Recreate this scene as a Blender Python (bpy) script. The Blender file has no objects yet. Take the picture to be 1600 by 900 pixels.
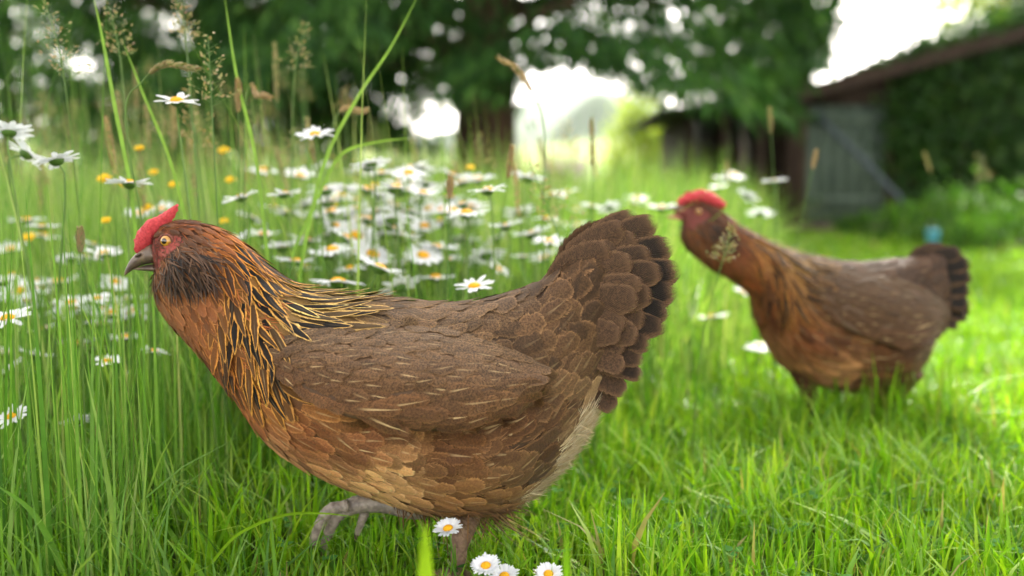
import bpy, math, random
import numpy as np
from mathutils import Vector, Matrix

rng = np.random.default_rng(7)
random.seed(7)
sc = bpy.context.scene
col = sc.collection

# ------------------------------------------------------------------ camera
H = 0.353                      # camera height
F = 1400.0                     # focal length in pixels of the 1600 px wide photograph
TH = math.atan(130 / F)        # pitch down
cam = bpy.data.cameras.new('camera')
cam.sensor_width = 36.0
cam.lens = F / 1600 * 36.0
cam.clip_start = 0.02
cam.clip_end = 12000
cam.dof.use_dof = True
cam.dof.focus_distance = 0.80
cam.dof.aperture_fstop = 2.5
cam.dof.aperture_blades = 0
camo = bpy.data.objects.new('camera', cam)
col.objects.link(camo)
camo.location = (0, 0, H)
camo.rotation_euler = (math.pi / 2 - TH, 0, 0)
sc.camera = camo

# ------------------------------------------------------------------ sky and sun
SUN_AZ, SUN_EL = math.radians(15), math.radians(43)
world = bpy.data.worlds.new('World')
sc.world = world
world.use_nodes = True
wn, wl = world.node_tree.nodes, world.node_tree.links
wn.clear()
wo = wn.new('ShaderNodeOutputWorld')
bg = wn.new('ShaderNodeBackground')
bg.inputs['Strength'].default_value = 0.15
sky = wn.new('ShaderNodeTexSky')
sky.sky_type = 'NISHITA'
sky.sun_disc = False
sky.sun_elevation = SUN_EL
sky.sun_rotation = SUN_AZ
sky.air_density = 1.0
sky.dust_density = 2.5
sky.ozone_density = 1.0
tc = wn.new('ShaderNodeTexCoord')
cn = wn.new('ShaderNodeTexNoise')
cn.inputs['Scale'].default_value = 2.2
cn.inputs['Detail'].default_value = 5
cr = wn.new('ShaderNodeMapRange')
cr.inputs[1].default_value = 0.3
cr.inputs[2].default_value = 0.62
cr.inputs[3].default_value = 0.45
cr.inputs[4].default_value = 0.95
cm_ = wn.new('ShaderNodeMix')
cm_.data_type = 'RGBA'
bw = wn.new('ShaderNodeRGBToBW')
vl = wn.new('ShaderNodeMix')
vl.data_type = 'RGBA'
vl.blend_type = 'MULTIPLY'
vl.inputs['Factor'].default_value = 1.0
vl.inputs['B'].default_value = (1.86, 1.70, 1.48, 1)
wl.new(sky.outputs[0], bw.inputs[0])
wl.new(bw.outputs[0], vl.inputs['A'])
wl.new(vl.outputs['Result'], cm_.inputs['B'])
wl.new(tc.outputs['Generated'], cn.inputs['Vector'])
wl.new(cn.outputs['Fac'], cr.inputs[0])
wl.new(cr.outputs[0], cm_.inputs['Factor'])
wl.new(sky.outputs[0], cm_.inputs['A'])
wl.new(cm_.outputs['Result'], bg.inputs['Color'])
wl.new(bg.outputs[0], wo.inputs[0])

sun = bpy.data.lights.new('sun', 'SUN')
sun.energy = 3.4
sun.angle = math.radians(0.53)
sun.color = (1.0, 0.94, 0.84)
suno = bpy.data.objects.new('sun', sun)
col.objects.link(suno)
sdir = Vector((math.sin(SUN_AZ) * math.cos(SUN_EL), math.cos(SUN_AZ) * math.cos(SUN_EL), math.sin(SUN_EL)))
suno.rotation_euler = sdir.to_track_quat('Z', 'Y').to_euler()
suno.location = (5, 20, 30)

sc.view_settings.view_transform = 'Standard'
sc.view_settings.look = 'None'
sc.view_settings.gamma = 1
sc.view_settings.use_curve_mapping = False
sc.view_settings.exposure = 2.3
sc.render.engine = 'CYCLES'
sc.cycles.use_denoising = True
sc.cycles.max_bounces = 8
sc.cycles.transparent_max_bounces = 16
sc.cycles.volume_bounces = 0
sc.cycles.sample_clamp_indirect = 6

# ------------------------------------------------------------------ helpers
CT, ST = math.cos(TH), math.sin(TH)

def P(px, py, D):
    """world point seen at photograph pixel (px, py) at depth y = D"""
    a = (np.asarray(px, float) - 800) / F
    b = (450 - np.asarray(py, float)) / F
    y = CT + b * ST
    z = -ST + b * CT
    s = D / y
    return np.stack([a * s, np.broadcast_to(np.asarray(D, float), a.shape) * np.ones_like(a), H + z * s], -1)

def project(p):
    p = np.asarray(p, float)
    y, z = p[..., 1], p[..., 2] - H
    fw = y * CT - z * ST
    up = y * ST + z * CT
    return 800 + F * p[..., 0] / fw, 450 - F * up / fw

def lin(c):
    c = np.asarray(c, float) / 255.0
    return np.where(c <= 0.04045, c / 12.92, ((c + 0.055) / 1.055) ** 2.4)

def link(o, parent=None, loc=None):
    col.objects.link(o)
    if parent is not None:
        o.parent = parent
    if loc is not None:
        o.location = loc
    return o

def tag(o, label=None, cat=None, group=None, kind=None):
    if label: o['label'] = label
    if cat: o['category'] = cat
    if group: o['group'] = group
    if kind: o['kind'] = kind
    return o

def empty(name, loc, label=None, cat=None, group=None):
    o = bpy.data.objects.new(name, None)
    o.empty_display_size = 0.05
    link(o, None, loc)
    return tag(o, label, cat, group)

def mesh_data(name, V, Fc, attrs=None, smooth=True, mat=None):
    V = np.ascontiguousarray(V, np.float32).reshape(-1, 3)
    me = bpy.data.meshes.new(name)
    if isinstance(Fc, list):
        me.from_pydata(V.tolist(), [], Fc)
    else:
        Fc = np.ascontiguousarray(Fc, np.int32)
        n, k = Fc.shape
        me.vertices.add(len(V))
        me.vertices.foreach_set('co', V.ravel())
        me.loops.add(n * k)
        me.loops.foreach_set('vertex_index', Fc.ravel())
        me.polygons.add(n)
        me.polygons.foreach_set('loop_start', np.arange(0, n * k, k, dtype=np.int32))
        me.polygons.foreach_set('loop_total', np.full(n, k, np.int32))
        me.update(calc_edges=True)
    if smooth:
        me.polygons.foreach_set('use_smooth', np.ones(len(me.polygons), bool))
    for key, arr in (attrs or {}).items():
        arr = np.asarray(arr, np.float32)
        if arr.shape[1] == 3:
            at = me.attributes.new(key, 'FLOAT_VECTOR', 'POINT')
            at.data.foreach_set('vector', arr.ravel())
        else:
            at = me.attributes.new(key, 'FLOAT_COLOR', 'POINT')
            at.data.foreach_set('color', arr.ravel())
    if mat is not None:
        me.materials.append(mat)
    return me

def mk(name, V, Fc, mat, parent=None, attrs=None, smooth=True, kind=None):
    """mesh object; V in world coordinates, stored relative to the parent's base"""
    off = np.array(parent_origin(parent))
    me = mesh_data(name, np.asarray(V, float).reshape(-1, 3) - off, Fc, attrs, smooth, mat)
    o = bpy.data.objects.new(name, me)
    link(o, parent)
    if kind: o['kind'] = kind
    return o

def parent_origin(p):
    t = np.zeros(3)
    while p is not None:
        t = t + np.array(p.location)
        p = p.parent
    return t

def grid_faces(R, C, n=1, wrap=False):
    r = np.arange(R - 1)[:, None]
    c = np.arange(C if wrap else C - 1)[None, :]
    c2 = (c + 1) % C
    f = np.stack([r * C + c, r * C + c2, (r + 1) * C + c2, (r + 1) * C + c], -1).reshape(-1, 4)
    return (f[None] + (np.arange(n) * R * C)[:, None, None]).reshape(-1, 4)

def tube(pts, rad, sides=8, flat=(1, 1), up=(0, 1, 0)):
    """closed tapered tube along pts -> V, quads (caps collapse to points)"""
    pts = np.asarray(pts, float)
    rad = np.asarray(rad, float)
    t = np.gradient(pts, axis=0)
    t /= np.linalg.norm(t, axis=1)[:, None] + 1e-12
    upv = np.broadcast_to(np.asarray(up, float), t.shape)
    a = np.cross(t, upv)
    bad = np.linalg.norm(a, axis=1) < 1e-3
    if bad.any():
        a[bad] = np.cross(t[bad], np.array([1.0, 0.2, 0.1]))
    a /= np.linalg.norm(a, axis=1)[:, None]
    b = np.cross(a, t)
    ang = np.linspace(0, 2 * np.pi, sides, endpoint=False)
    V = pts[:, None] + rad[:, None, None] * (flat[0] * np.cos(ang)[None, :, None] * a[:, None] + flat[1] * np.sin(ang)[None, :, None] * b[:, None])
    V = np.concatenate([np.repeat(pts[:1, None], sides, 1), V, np.repeat(pts[-1:, None], sides, 1)], 0)
    return V.reshape(-1, 3), grid_faces(len(pts) + 2, sides, 1, True)

def spline(pts, n):
    pts = np.asarray(pts, float)
    k = len(pts)
    u = np.linspace(0, k - 1, n)
    return crom(pts, u)

def crom(pts, u):
    """Catmull-Rom through pts at parameter u (extrapolates linearly)"""
    pts = np.asarray(pts, float)
    k = len(pts)
    ext = np.concatenate([2 * pts[:1] - pts[1:2], pts, 2 * pts[-1:] - pts[-2:-1]], 0)
    u = np.asarray(u, float)
    i = np.clip(np.floor(u).astype(int), 0, k - 2)
    t = (u - i)
    tt = np.clip(t, 0, 1)
    extra = t - tt
    sh = tt.shape + (1,) * (pts.ndim - 1)
    tt = tt.reshape(sh)
    p0, p1, p2, p3 = ext[i], ext[i + 1], ext[i + 2], ext[i + 3]
    out = 0.5 * (2 * p1 + (p2 - p0) * tt + (2 * p0 - 5 * p1 + 4 * p2 - p3) * tt ** 2 + (3 * p1 - p0 - 3 * p2 + p3) * tt ** 3)
    d = 0.5 * ((p2 - p0) + 2 * (2 * p0 - 5 * p1 + 4 * p2 - p3) * tt + 3 * (3 * p1 - p0 - 3 * p2 + p3) * tt ** 2)
    return out + d * extra.reshape(sh)

def join(parts):
    V, Fc, n = [], [], 0
    for v, f in parts:
        V.append(v); Fc.append(np.asarray(f) + n); n += len(v)
    return np.concatenate(V), np.concatenate(Fc)

def box(lo, hi):
    lo, hi = np.array(lo, float), np.array(hi, float)
    V = np.array([[(lo, hi)[i][0], (lo, hi)[j][1], (lo, hi)[k][2]] for k in (0, 1) for j in (0, 1) for i in (0, 1)])
    return V, np.array([[0, 2, 3, 1], [4, 5, 7, 6], [0, 1, 5, 4], [2, 6, 7, 3], [0, 4, 6, 2], [1, 3, 7, 5]])

def unit(v):
    return v / (np.linalg.norm(v, axis=-1, keepdims=True) + 1e-12)

def rand_unit(n):
    return unit(rng.normal(size=(n, 3)))

# ------------------------------------------------------------------ materials
def mat_new(name):
    m = bpy.data.materials.new(name)
    m.use_nodes = True
    nt = m.node_tree
    nt.nodes.clear()
    out = nt.nodes.new('ShaderNodeOutputMaterial')
    return m, nt, out

class N:
    """small node-writing helper"""
    def __init__(s, nt): s.nt = nt
    def node(s, t, **kw):
        n = s.nt.nodes.new(t)
        for k, v in kw.items(): setattr(n, k, v)
        return n
    def put(s, sock, v):
        if hasattr(v, 'is_output') or isinstance(v, bpy.types.NodeSocket): s.nt.links.new(v, sock)
        else: sock.default_value = v
    def math(s, op, a, b=0.0, c=0.0, clamp=False):
        n = s.node('ShaderNodeMath', operation=op, use_clamp=clamp)
        s.put(n.inputs[0], a); s.put(n.inputs[1], b); s.put(n.inputs[2], c)
        return n.outputs[0]
    def ramp(s, v, a, b, lo=0.0, hi=1.0):
        n = s.node('ShaderNodeMapRange', interpolation_type='SMOOTHSTEP')
        s.put(n.inputs[0], v)
        for i, q in zip((1, 2, 3, 4), (a, b, lo, hi)): s.put(n.inputs[i], q)
        return n.outputs[0]
    def mix(s, f, a, b, blend='MIX'):
        n = s.node('ShaderNodeMix', data_type='RGBA', blend_type=blend)
        s.put(n.inputs['Factor'], f); s.put(n.inputs['A'], a); s.put(n.inputs['B'], b)
        return n.outputs['Result']
    def attr(s, name): return s.node('ShaderNodeAttribute', attribute_name=name)
    def noise(s, vec, scale, detail=3, rough=0.5):
        n = s.node('ShaderNodeTexNoise')
        if vec is not None: s.put(n.inputs['Vector'], vec)
        n.inputs['Scale'].default_value = scale
        n.inputs['Detail'].default_value = detail
        n.inputs['Roughness'].default_value = rough
        return n.outputs['Fac']
    def coord(s): return s.node('ShaderNodeTexCoord').outputs['Object']
    def bump(s, h, strength, dist=0.001):
        n = s.node('ShaderNodeBump')
        s.put(n.inputs['Height'], h)
        n.inputs['Strength'].default_value = strength
        n.inputs['Distance'].default_value = dist
        return n.outputs[0]
    def bsdf(s, colr, rough=0.6, spec=0.3, normal=None, **kw):
        n = s.node('ShaderNodeBsdfPrincipled')
        s.put(n.inputs['Base Color'], colr)
        s.put(n.inputs['Roughness'], rough)
        n.inputs['Specular IOR Level'].default_value = spec
        if normal is not None: s.put(n.inputs['Normal'], normal)
        for k, v in kw.items(): s.put(n.inputs[k.replace('_', ' ')], v)
        return n.outputs[0]

def c4(c): return tuple(float(x) for x in c[:3]) + (1.0,)
def L4(*c): return c4(lin(c))

def leafy(name, ramp_cols, rough=0.45, trans=0.35, spec=0.35, tip=None):
    """leaf/grass material: colour picked by the per-leaf random value in attribute rnd.x; partly translucent"""
    m, nt, out = mat_new(name)
    g = N(nt)
    at = g.attr('rnd')
    sep = g.node('ShaderNodeSeparateXYZ')
    nt.links.new(at.outputs['Vector'], sep.inputs[0])
    cr = g.node('ShaderNodeValToRGB')
    el = cr.color_ramp.elements
    for i, c in enumerate(ramp_cols):
        pos = i / max(1, len(ramp_cols) - 1)
        e = el[i] if i < 2 else el.new(pos)
        e.position = pos
        e.color = c4(c)
    el[0].position = 0
    nt.links.new(sep.outputs[0], cr.inputs[0])
    c = cr.outputs[0]
    c = g.mix(g.ramp(g.noise(g.coord(), 60, 2), 0.3, 0.7, 0.0, 0.22), c, (0.0, 0.0, 0.0, 1), 'MIX')
    if tip is not None:
        c = g.mix(g.ramp(sep.outputs[1], 0.93, 1.0, 0.0, 0.7), c, c4(tip))
    b = g.bsdf(c, rough, spec)
    tr = g.node('ShaderNodeBsdfTranslucent')
    tc_ = g.mix(1.0, c, (1.25, 1.3, 0.55, 1), 'MULTIPLY')
    nt.links.new(tc_, tr.inputs[0])
    mx = g.node('ShaderNodeMixShader')
    mx.inputs[0].default_value = trans
    nt.links.new(b, mx.inputs[1]); nt.links.new(tr.outputs[0], mx.inputs[2])
    nt.links.new(mx.outputs[0], out.inputs[0])
    return m

def plain(name, c1, c2=None, rough=0.7, scale=20, bump=0.0, spec=0.3, stretch=None, bscale=None, bdist=0.002, sss=0.0):
    m, nt, out = mat_new(name)
    g = N(nt)
    co = g.coord()
    if stretch:
        mp = g.node('ShaderNodeMapping')
        mp.inputs['Scale'].default_value = stretch
        nt.links.new(co, mp.inputs[0]); co = mp.outputs[0]
    f = g.noise(co, scale, 4, 0.6)
    c = g.mix(g.ramp(f, 0.3, 0.7), c4(c1), c4(c2 if c2 is not None else np.array(c1[:3]) * 0.7))
    nm = g.bump(g.noise(co, bscale or scale * 2, 4, 0.6), bump, bdist) if bump else None
    b = g.bsdf(c, rough, spec, nm)
    if sss:
        bn = b.node
        bn.inputs['Subsurface Weight'].default_value = sss
        bn.inputs['Subsurface Radius'].default_value = (0.004, 0.0015, 0.001)
        bn.inputs['Subsurface Scale'].default_value = 1.0
    nt.links.new(b, out.inputs[0])
    return m

def feather_material():
    m, nt, out = mat_new('feather')
    g = N(nt)
    sep = g.node('ShaderNodeSeparateXYZ'); nt.links.new(g.attr('fuv').outputs['Vector'], sep.inputs[0])
    prm = g.node('ShaderNodeSeparateXYZ'); nt.links.new(g.attr('prm').outputs['Vector'], prm.inputs[0])
    cA, cB = g.attr('cA').outputs['Color'], g.attr('cB').outputs['Color']
    t, s, r = sep.outputs
    a = g.math('ABSOLUTE', s)
    co = g.coord()
    fine = g.noise(co, 620, 3, 0.7)
    mid = g.noise(co, 260, 3, 0.6)
    # wavy cross bars in the vane
    ph = g.math('MULTIPLY_ADD', mid, 9.0, g.math('MULTIPLY', t, 55.0))
    bars = g.ramp(g.math('SINE', g.math('SUBTRACT', ph, g.math('MULTIPLY', a, 9.0))), -0.3, 0.8)
    speck = g.math('MULTIPLY', prm.outputs[2], g.math('MULTIPLY', g.ramp(fine, 0.44, 0.58), 0.78), clamp=True)
    tiny = g.noise(co, 1300, 2, 0.6)
    c = g.mix(speck, cA, L4(30, 21, 15))
    c = g.mix(g.math('MULTIPLY', bars, g.math('MULTIPLY', prm.outputs[2], 0.35)), c, L4(40, 30, 22))
    c = g.mix(g.math('MULTIPLY', prm.outputs[2], g.ramp(tiny, 0.54, 0.68, 0.0, 0.42)), c, L4(140, 108, 76))
    # dark centre
    aj = g.math('ADD', a, g.math('MULTIPLY', g.math('SUBTRACT', mid, 0.5), 0.35))
    cm = g.math('MULTIPLY', g.ramp(g.math('ABSOLUTE', g.math('ADD', g.math('MULTIPLY', r, 0.12), g.math('ADD', s, g.math('MULTIPLY', g.math('SUBTRACT', mid, 0.5), 0.35)))), 0.74, 0.56), g.ramp(t, 0.99, 0.90))
    c = g.mix(g.math('MULTIPLY', cm, prm.outputs[1], clamp=True), c, L4(12, 9, 8))
    # pale fringe at rim
    em = g.math('MAXIMUM', g.ramp(aj, 0.64, 0.9), g.ramp(g.math('ADD', t, g.math('MULTIPLY', g.math('SUBTRACT', fine, 0.5), 0.08)), 0.86, 0.98))
    em = g.math('MULTIPLY', em, g.ramp(fine, 0.3, 0.6, 0.45, 1.0))
    c = g.mix(g.math('MULTIPLY', em, 0.8), c, cB)
    # shaft
    sw = g.math('MULTIPLY', g.math('SUBTRACT', 1.08, t), 0.26)
    sh = g.math('MULTIPLY', g.ramp(g.math('DIVIDE', a, sw), 1.0, 0.45), g.math('MULTIPLY', prm.outputs[0], g.ramp(t, 0.25, 0.6)))
    c = g.mix(sh, c, L4(222, 190, 140))
    # barbs: fine streaks running outward from the shaft
    barb = g.math('SINE', g.math('MULTIPLY', g.math('SUBTRACT', t, g.math('MULTIPLY', a, 0.22)), 240.0))
    hv = g.math('MULTIPLY_ADD', barb, 0.5, g.math('MULTIPLY', fine, 1.2))
    c = g.mix(g.ramp(hv, 0.2, 1.1, 0.0, 0.28), c, (0.01, 0.007, 0.004, 1))
    b = g.bsdf(c, 0.6, 0.18, g.bump(hv, 0.5, 0.0005), Sheen_Weight=0.04, Sheen_Roughness=0.4)
    rid = g.attr('cA').outputs['Alpha']
    cv = g.node('ShaderNodeCombineXYZ')
    g.put(cv.inputs[0], g.math('MULTIPLY', g.math('SUBTRACT', t, g.math('MULTIPLY', a, 0.30)), 16.0))
    g.put(cv.inputs[1], g.math('MULTIPLY', s, 1.3))
    g.put(cv.inputs[2], g.math('MULTIPLY', rid, 90.0))
    fr = g.noise(cv.outputs[0], 1.6, 4, 0.7)
    cw = g.node('ShaderNodeCombineXYZ')
    g.put(cw.inputs[0], g.math('MULTIPLY', s, 9.0)); g.put(cw.inputs[1], g.math('MULTIPLY', t, 2.0)); g.put(cw.inputs[2], g.math('MULTIPLY', rid, 70.0))
    ft = g.noise(cw.outputs[0], 1.2, 3, 0.7)
    side_a = g.ramp(g.math('ADD', a, g.math('MULTIPLY', g.math('SUBTRACT', fr, 0.5), g.math('SUBTRACT', 1.05, g.math('MULTIPLY', r, 0.55)))), 0.86, 1.0)
    tip_a = g.ramp(g.math('ADD', t, g.math('MULTIPLY', g.math('SUBTRACT', ft, 0.5), g.math('SUBTRACT', 0.32, g.math('MULTIPLY', r, 0.22)))), 0.92, 1.0)
    hole = g.math('MULTIPLY', g.math('MAXIMUM', side_a, tip_a), g.ramp(rid, 0.0, 0.001))
    tr = g.node('ShaderNodeBsdfTransparent')
    mx = g.node('ShaderNodeMixShader')
    nt.links.new(hole, mx.inputs[0]); nt.links.new(b, mx.inputs[1]); nt.links.new(tr.outputs[0], mx.inputs[2])
    nt.links.new(mx.outputs[0], out.inputs[0])
    return m

def body_material():
    m, nt, out = mat_new('hen_skin')
    g = N(nt)
    c = g.attr('cA').outputs['Color']
    f = g.noise(g.coord(), 700, 4, 0.7)
    c = g.mix(g.ramp(f, 0.35, 0.7, 0, 0.35), c, (0.02, 0.01, 0.008, 1))
    b = g.bsdf(c, 0.6, 0.3, g.bump(f, 0.6, 0.001))
    nt.links.new(b, out.inputs[0])
    return m

def eye_material():
    m, nt, out = mat_new('hen_eye')
    g = N(nt)
    sep = g.node('ShaderNodeSeparateXYZ'); nt.links.new(g.attr('rnd').outputs['Vector'], sep.inputs[0])
    r = sep.outputs[0]
    n_ = g.noise(g.coord(), 1500, 2)
    c = g.mix(g.ramp(r, 0.40, 0.46), (0.004, 0.003, 0.003, 1), L4(196, 142, 52))
    c = g.mix(g.ramp(r, 0.6, 0.8, 0, 0.5), c, L4(150, 96, 30))
    c = g.mix(g.ramp(n_, 0.3, 0.7, 0, 0.25), c, L4(90, 50, 20))
    c = g.mix(g.ramp(r, 0.84, 0.9), c, L4(30, 18, 14))
    b = g.bsdf(c, 0.06, 0.6, None, Coat_Weight=0.8, Coat_Roughness=0.03)
    nt.links.new(b, out.inputs[0])
    return m

M = {}
M['feather'] = feather_material()
M['hen_skin'] = body_material()
M['eye'] = eye_material()
M['comb'] = plain('comb_red', lin((212, 72, 78)), lin((178, 44, 52)), 0.5, 420, 1.0, 0.4, bscale=800, bdist=0.002, sss=0.2)
M['lid'] = plain('eyelid', lin((128, 70, 56)), lin((70, 40, 34)), 0.6, 500, 0.6, 0.3, bscale=900, bdist=0.001)
M['beak'] = plain('beak_horn', lin((120, 100, 82)), lin((74, 62, 56)), 0.38, 90, 0.25, 0.4, bscale=500, bdist=0.0006)
M['beak_pink'] = plain('beak_pink', lin((190, 120, 110)), lin((140, 84, 78)), 0.4, 90, 0.2, 0.4, bscale=500, bdist=0.0006)
M['leg'] = plain('leg_scale', lin((156, 144, 134)), lin((112, 102, 96)), 0.42, 160, 0.4, 0.45, bscale=420, bdist=0.001)
M['leg_brown'] = plain('leg_scale_brown', lin((138, 112, 94)), lin((98, 78, 66)), 0.6, 160, 0.8, 0.3, bscale=420, bdist=0.0015)
M['thigh_brown'] = plain('thigh_brown', lin((96, 64, 44)), lin((66, 44, 32)), 0.8, 120, 0.8, 0.15, bscale=300, bdist=0.003)
M['claw'] = plain('claw', lin((90, 76, 66)), lin((60, 50, 44)), 0.4, 100)
GREEN = [np.array(c) for c in ((0.06, 0.18, 0.010), (0.11, 0.28, 0.011), (0.17, 0.36, 0.012), (0.25, 0.42, 0.016), (0.32, 0.46, 0.05), (0.32, 0.27, 0.12))]
M['lawn'] = leafy('lawn_blade', GREEN, 0.42, 0.42, 0.35, tip=(0.35, 0.4, 0.12))
M['meadow'] = leafy('meadow_blade', [np.array(c) for c in ((0.055, 0.16, 0.018), (0.10, 0.25, 0.03), (0.18, 0.34, 0.055), (0.28, 0.42, 0.10), (0.44, 0.46, 0.22))], 0.45, 0.45, 0.35)
M['stem'] = leafy('flower_stem', [np.array(c) for c in ((0.09, 0.19, 0.03), (0.15, 0.26, 0.05))], 0.5, 0.15)
M['seed'] = leafy('seed_head', [np.array(c) for c in ((0.18, 0.22, 0.08), (0.34, 0.30, 0.15), (0.36, 0.24, 0.14))], 0.6, 0.25)
M['seed_tan'] = leafy('seed_head_tan', [np.array(c) for c in ((0.36, 0.24, 0.12), (0.48, 0.36, 0.2))], 0.6, 0.25)
M['clover'] = leafy('clover_leaf', [np.array(c) for c in ((0.04, 0.14, 0.025), (0.07, 0.19, 0.04))], 0.85, 0.2, 0.1)

def petal_material(name, c1, c2, trans):
    m, nt, out = mat_new(name)
    g = N(nt)
    c = g.mix(g.ramp(g.noise(g.coord(), 350, 2), 0.35, 0.65), c4(c1), c4(c2))
    b = g.bsdf(c, 0.55, 0.25)
    tr = g.node('ShaderNodeBsdfTranslucent'); nt.links.new(c, tr.inputs[0])
    mx = g.node('ShaderNodeMixShader'); mx.inputs[0].default_value = trans
    nt.links.new(b, mx.inputs[1]); nt.links.new(tr.outputs[0], mx.inputs[2]); nt.links.new(mx.outputs[0], out.inputs[0])
    return m
M['petal'] = petal_material('daisy_petal', (0.80, 0.82, 0.84), (0.70, 0.73, 0.78), 0.3)
M['disc'] = plain('daisy_disc', (0.75, 0.42, 0.015), (0.62, 0.28, 0.008), 0.7, 900, 0.9, 0.2, bscale=1300, bdist=0.001)
M['yellow'] = petal_material('yellow_petal', (0.85, 0.62, 0.015), (0.78, 0.48, 0.01), 0.25)
M['bark'] = plain('bark', (0.12, 0.068, 0.046), (0.05, 0.028, 0.02), 0.9, 6, 0.9, 0.2, stretch=(1, 1, 0.25), bscale=14, bdist=0.03)
M['conifer'] = leafy('conifer_spray', [np.array(c) for c in ((0.012, 0.042, 0.012), (0.026, 0.08, 0.018), (0.05, 0.13, 0.024), (0.09, 0.19, 0.034))], 0.75, 0.3, 0.12)
M['ivy'] = leafy('ivy_leaf', [np.array(c) for c in ((0.014, 0.05, 0.010), (0.026, 0.085, 0.014), (0.045, 0.12, 0.016), (0.085, 0.16, 0.02))], 0.5, 0.3, 0.25)
M['bush'] = leafy('bush_leaf', [np.array(c) for c in ((0.14, 0.22, 0.025), (0.25, 0.34, 0.035), (0.36, 0.41, 0.06))], 0.45, 0.62, 0.25)
M['herb'] = leafy('herb_leaf', [np.array(c) for c in ((0.03, 0.10, 0.012), (0.06, 0.16, 0.018), (0.12, 0.23, 0.03))], 0.55, 0.4, 0.2)
M['wood_dark'] = plain('old_wood', (0.060, 0.038, 0.028), (0.025, 0.016, 0.012), 0.85, 8, 0.6, 0.2, stretch=(6, 6, 0.5), bscale=20, bdist=0.01)
M['wood_brown'] = plain('brown_board', (0.10, 0.065, 0.045), (0.05, 0.03, 0.02), 0.85, 8, 0.6, 0.2, stretch=(5, 5, 0.6), bscale=20, bdist=0.01)
M['teal'] = plain('teal_paint', lin((92, 106, 92)), lin((62, 76, 68)), 0.7, 5, 0.4, 0.25, stretch=(6, 6, 0.5), bscale=16, bdist=0.005)
M['roof'] = plain('roof_felt', (0.075, 0.068, 0.060), (0.045, 0.04, 0.036), 0.95, 5, 0.5, 0.15, bscale=30, bdist=0.01)
M['stone'] = plain('footing_stone', (0.16, 0.12, 0.095), (0.08, 0.065, 0.05), 0.9, 5, 0.8, 0.2, bscale=12, bdist=0.03)
M['grey_pole'] = plain('weathered_pole', lin((84, 94, 102)), lin((60, 68, 76)), 0.7, 20, 0.3, 0.3)
M['blue'] = plain('blue_enamel', lin((110, 190, 215)), lin((85, 160, 195)), 0.25, 30, 0.0, 0.5)
M['house_wall'] = plain('house_plaster', (0.55, 0.5, 0.46), (0.48, 0.44, 0.4), 0.9, 1)
M['house_roof'] = plain('house_tile', (0.30, 0.2, 0.2), (0.22, 0.16, 0.17), 0.9, 1)
M['glass'] = plain('window_glass', (0.05, 0.06, 0.07), (0.04, 0.05, 0.06), 0.1, 1)

# ------------------------------------------------------------------ ground, hills
def gz(x, y):
    x = np.asarray(x, float); y = np.asarray(y, float)
    z = 0.012 * np.sin(x * 1.7 + 1) * np.sin(y * 1.3) * np.clip((y - 1.6) / 2, 0, 1)
    d = np.clip(y - 13.5, 0, None)
    z = z - 0.14 * np.clip(d, 0, 130) * np.clip(d / 8, 0, 1)
    up = np.clip(y - 190, 0, None)
    z = z + 0.165 * np.clip(up, 0, 300) * np.clip(up / 80, 0, 1) ** 0.5
    far = np.clip((y - 600) / 1500, 0, 1)
    z = z + far * (120 + 70 * np.sin(x * 0.0031 + 1.0) + 45 * np.sin(x * 0.0075 + 0.4))
    knoll = 46 * np.exp(-((x - 62) / 33) ** 2 - ((y - 640) / 60) ** 2)
    z = z + knoll
    z = z + np.clip((y - 200) / 300, 0, 1) * 5 * np.sin(x * 0.02) * np.sin(y * 0.013 + 2)
    return z

def build_ground():
    v = np.linspace(-1, 1, 181)
    xs = np.sinh(v * 7.2) / np.sinh(7.2) * 3200
    w = np.linspace(0, 1, 221)
    ys = -6 + np.sinh(w * 6.6) / np.sinh(6.6) * 3600
    X, Y = np.meshgrid(xs, ys)
    V = np.stack([X, Y, gz(X, Y)], -1)
    m, nt, out = mat_new('ground')
    g = N(nt)
    geo = g.node('ShaderNodeNewGeometry')
    sp = g.node('ShaderNodeSeparateXYZ'); nt.links.new(geo.outputs['Position'], sp.inputs[0])
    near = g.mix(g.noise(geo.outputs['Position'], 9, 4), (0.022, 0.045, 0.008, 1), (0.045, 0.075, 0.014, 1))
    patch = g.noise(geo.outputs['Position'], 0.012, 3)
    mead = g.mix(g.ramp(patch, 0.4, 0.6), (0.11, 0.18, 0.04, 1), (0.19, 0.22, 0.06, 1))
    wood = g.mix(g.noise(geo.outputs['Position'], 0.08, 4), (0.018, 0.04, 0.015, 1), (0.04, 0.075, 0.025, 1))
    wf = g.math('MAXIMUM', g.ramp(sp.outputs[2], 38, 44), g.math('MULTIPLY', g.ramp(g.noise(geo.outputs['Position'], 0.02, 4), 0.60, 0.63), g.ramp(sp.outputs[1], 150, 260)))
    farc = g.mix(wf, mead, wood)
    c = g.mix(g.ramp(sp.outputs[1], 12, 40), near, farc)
    nt.links.new(g.bsdf(c, 0.95, 0.1), out.inputs[0])
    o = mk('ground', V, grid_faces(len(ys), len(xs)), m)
    tag(o, 'green meadow ground falling to a valley and far hills', None, None, 'structure')

build_ground()

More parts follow.
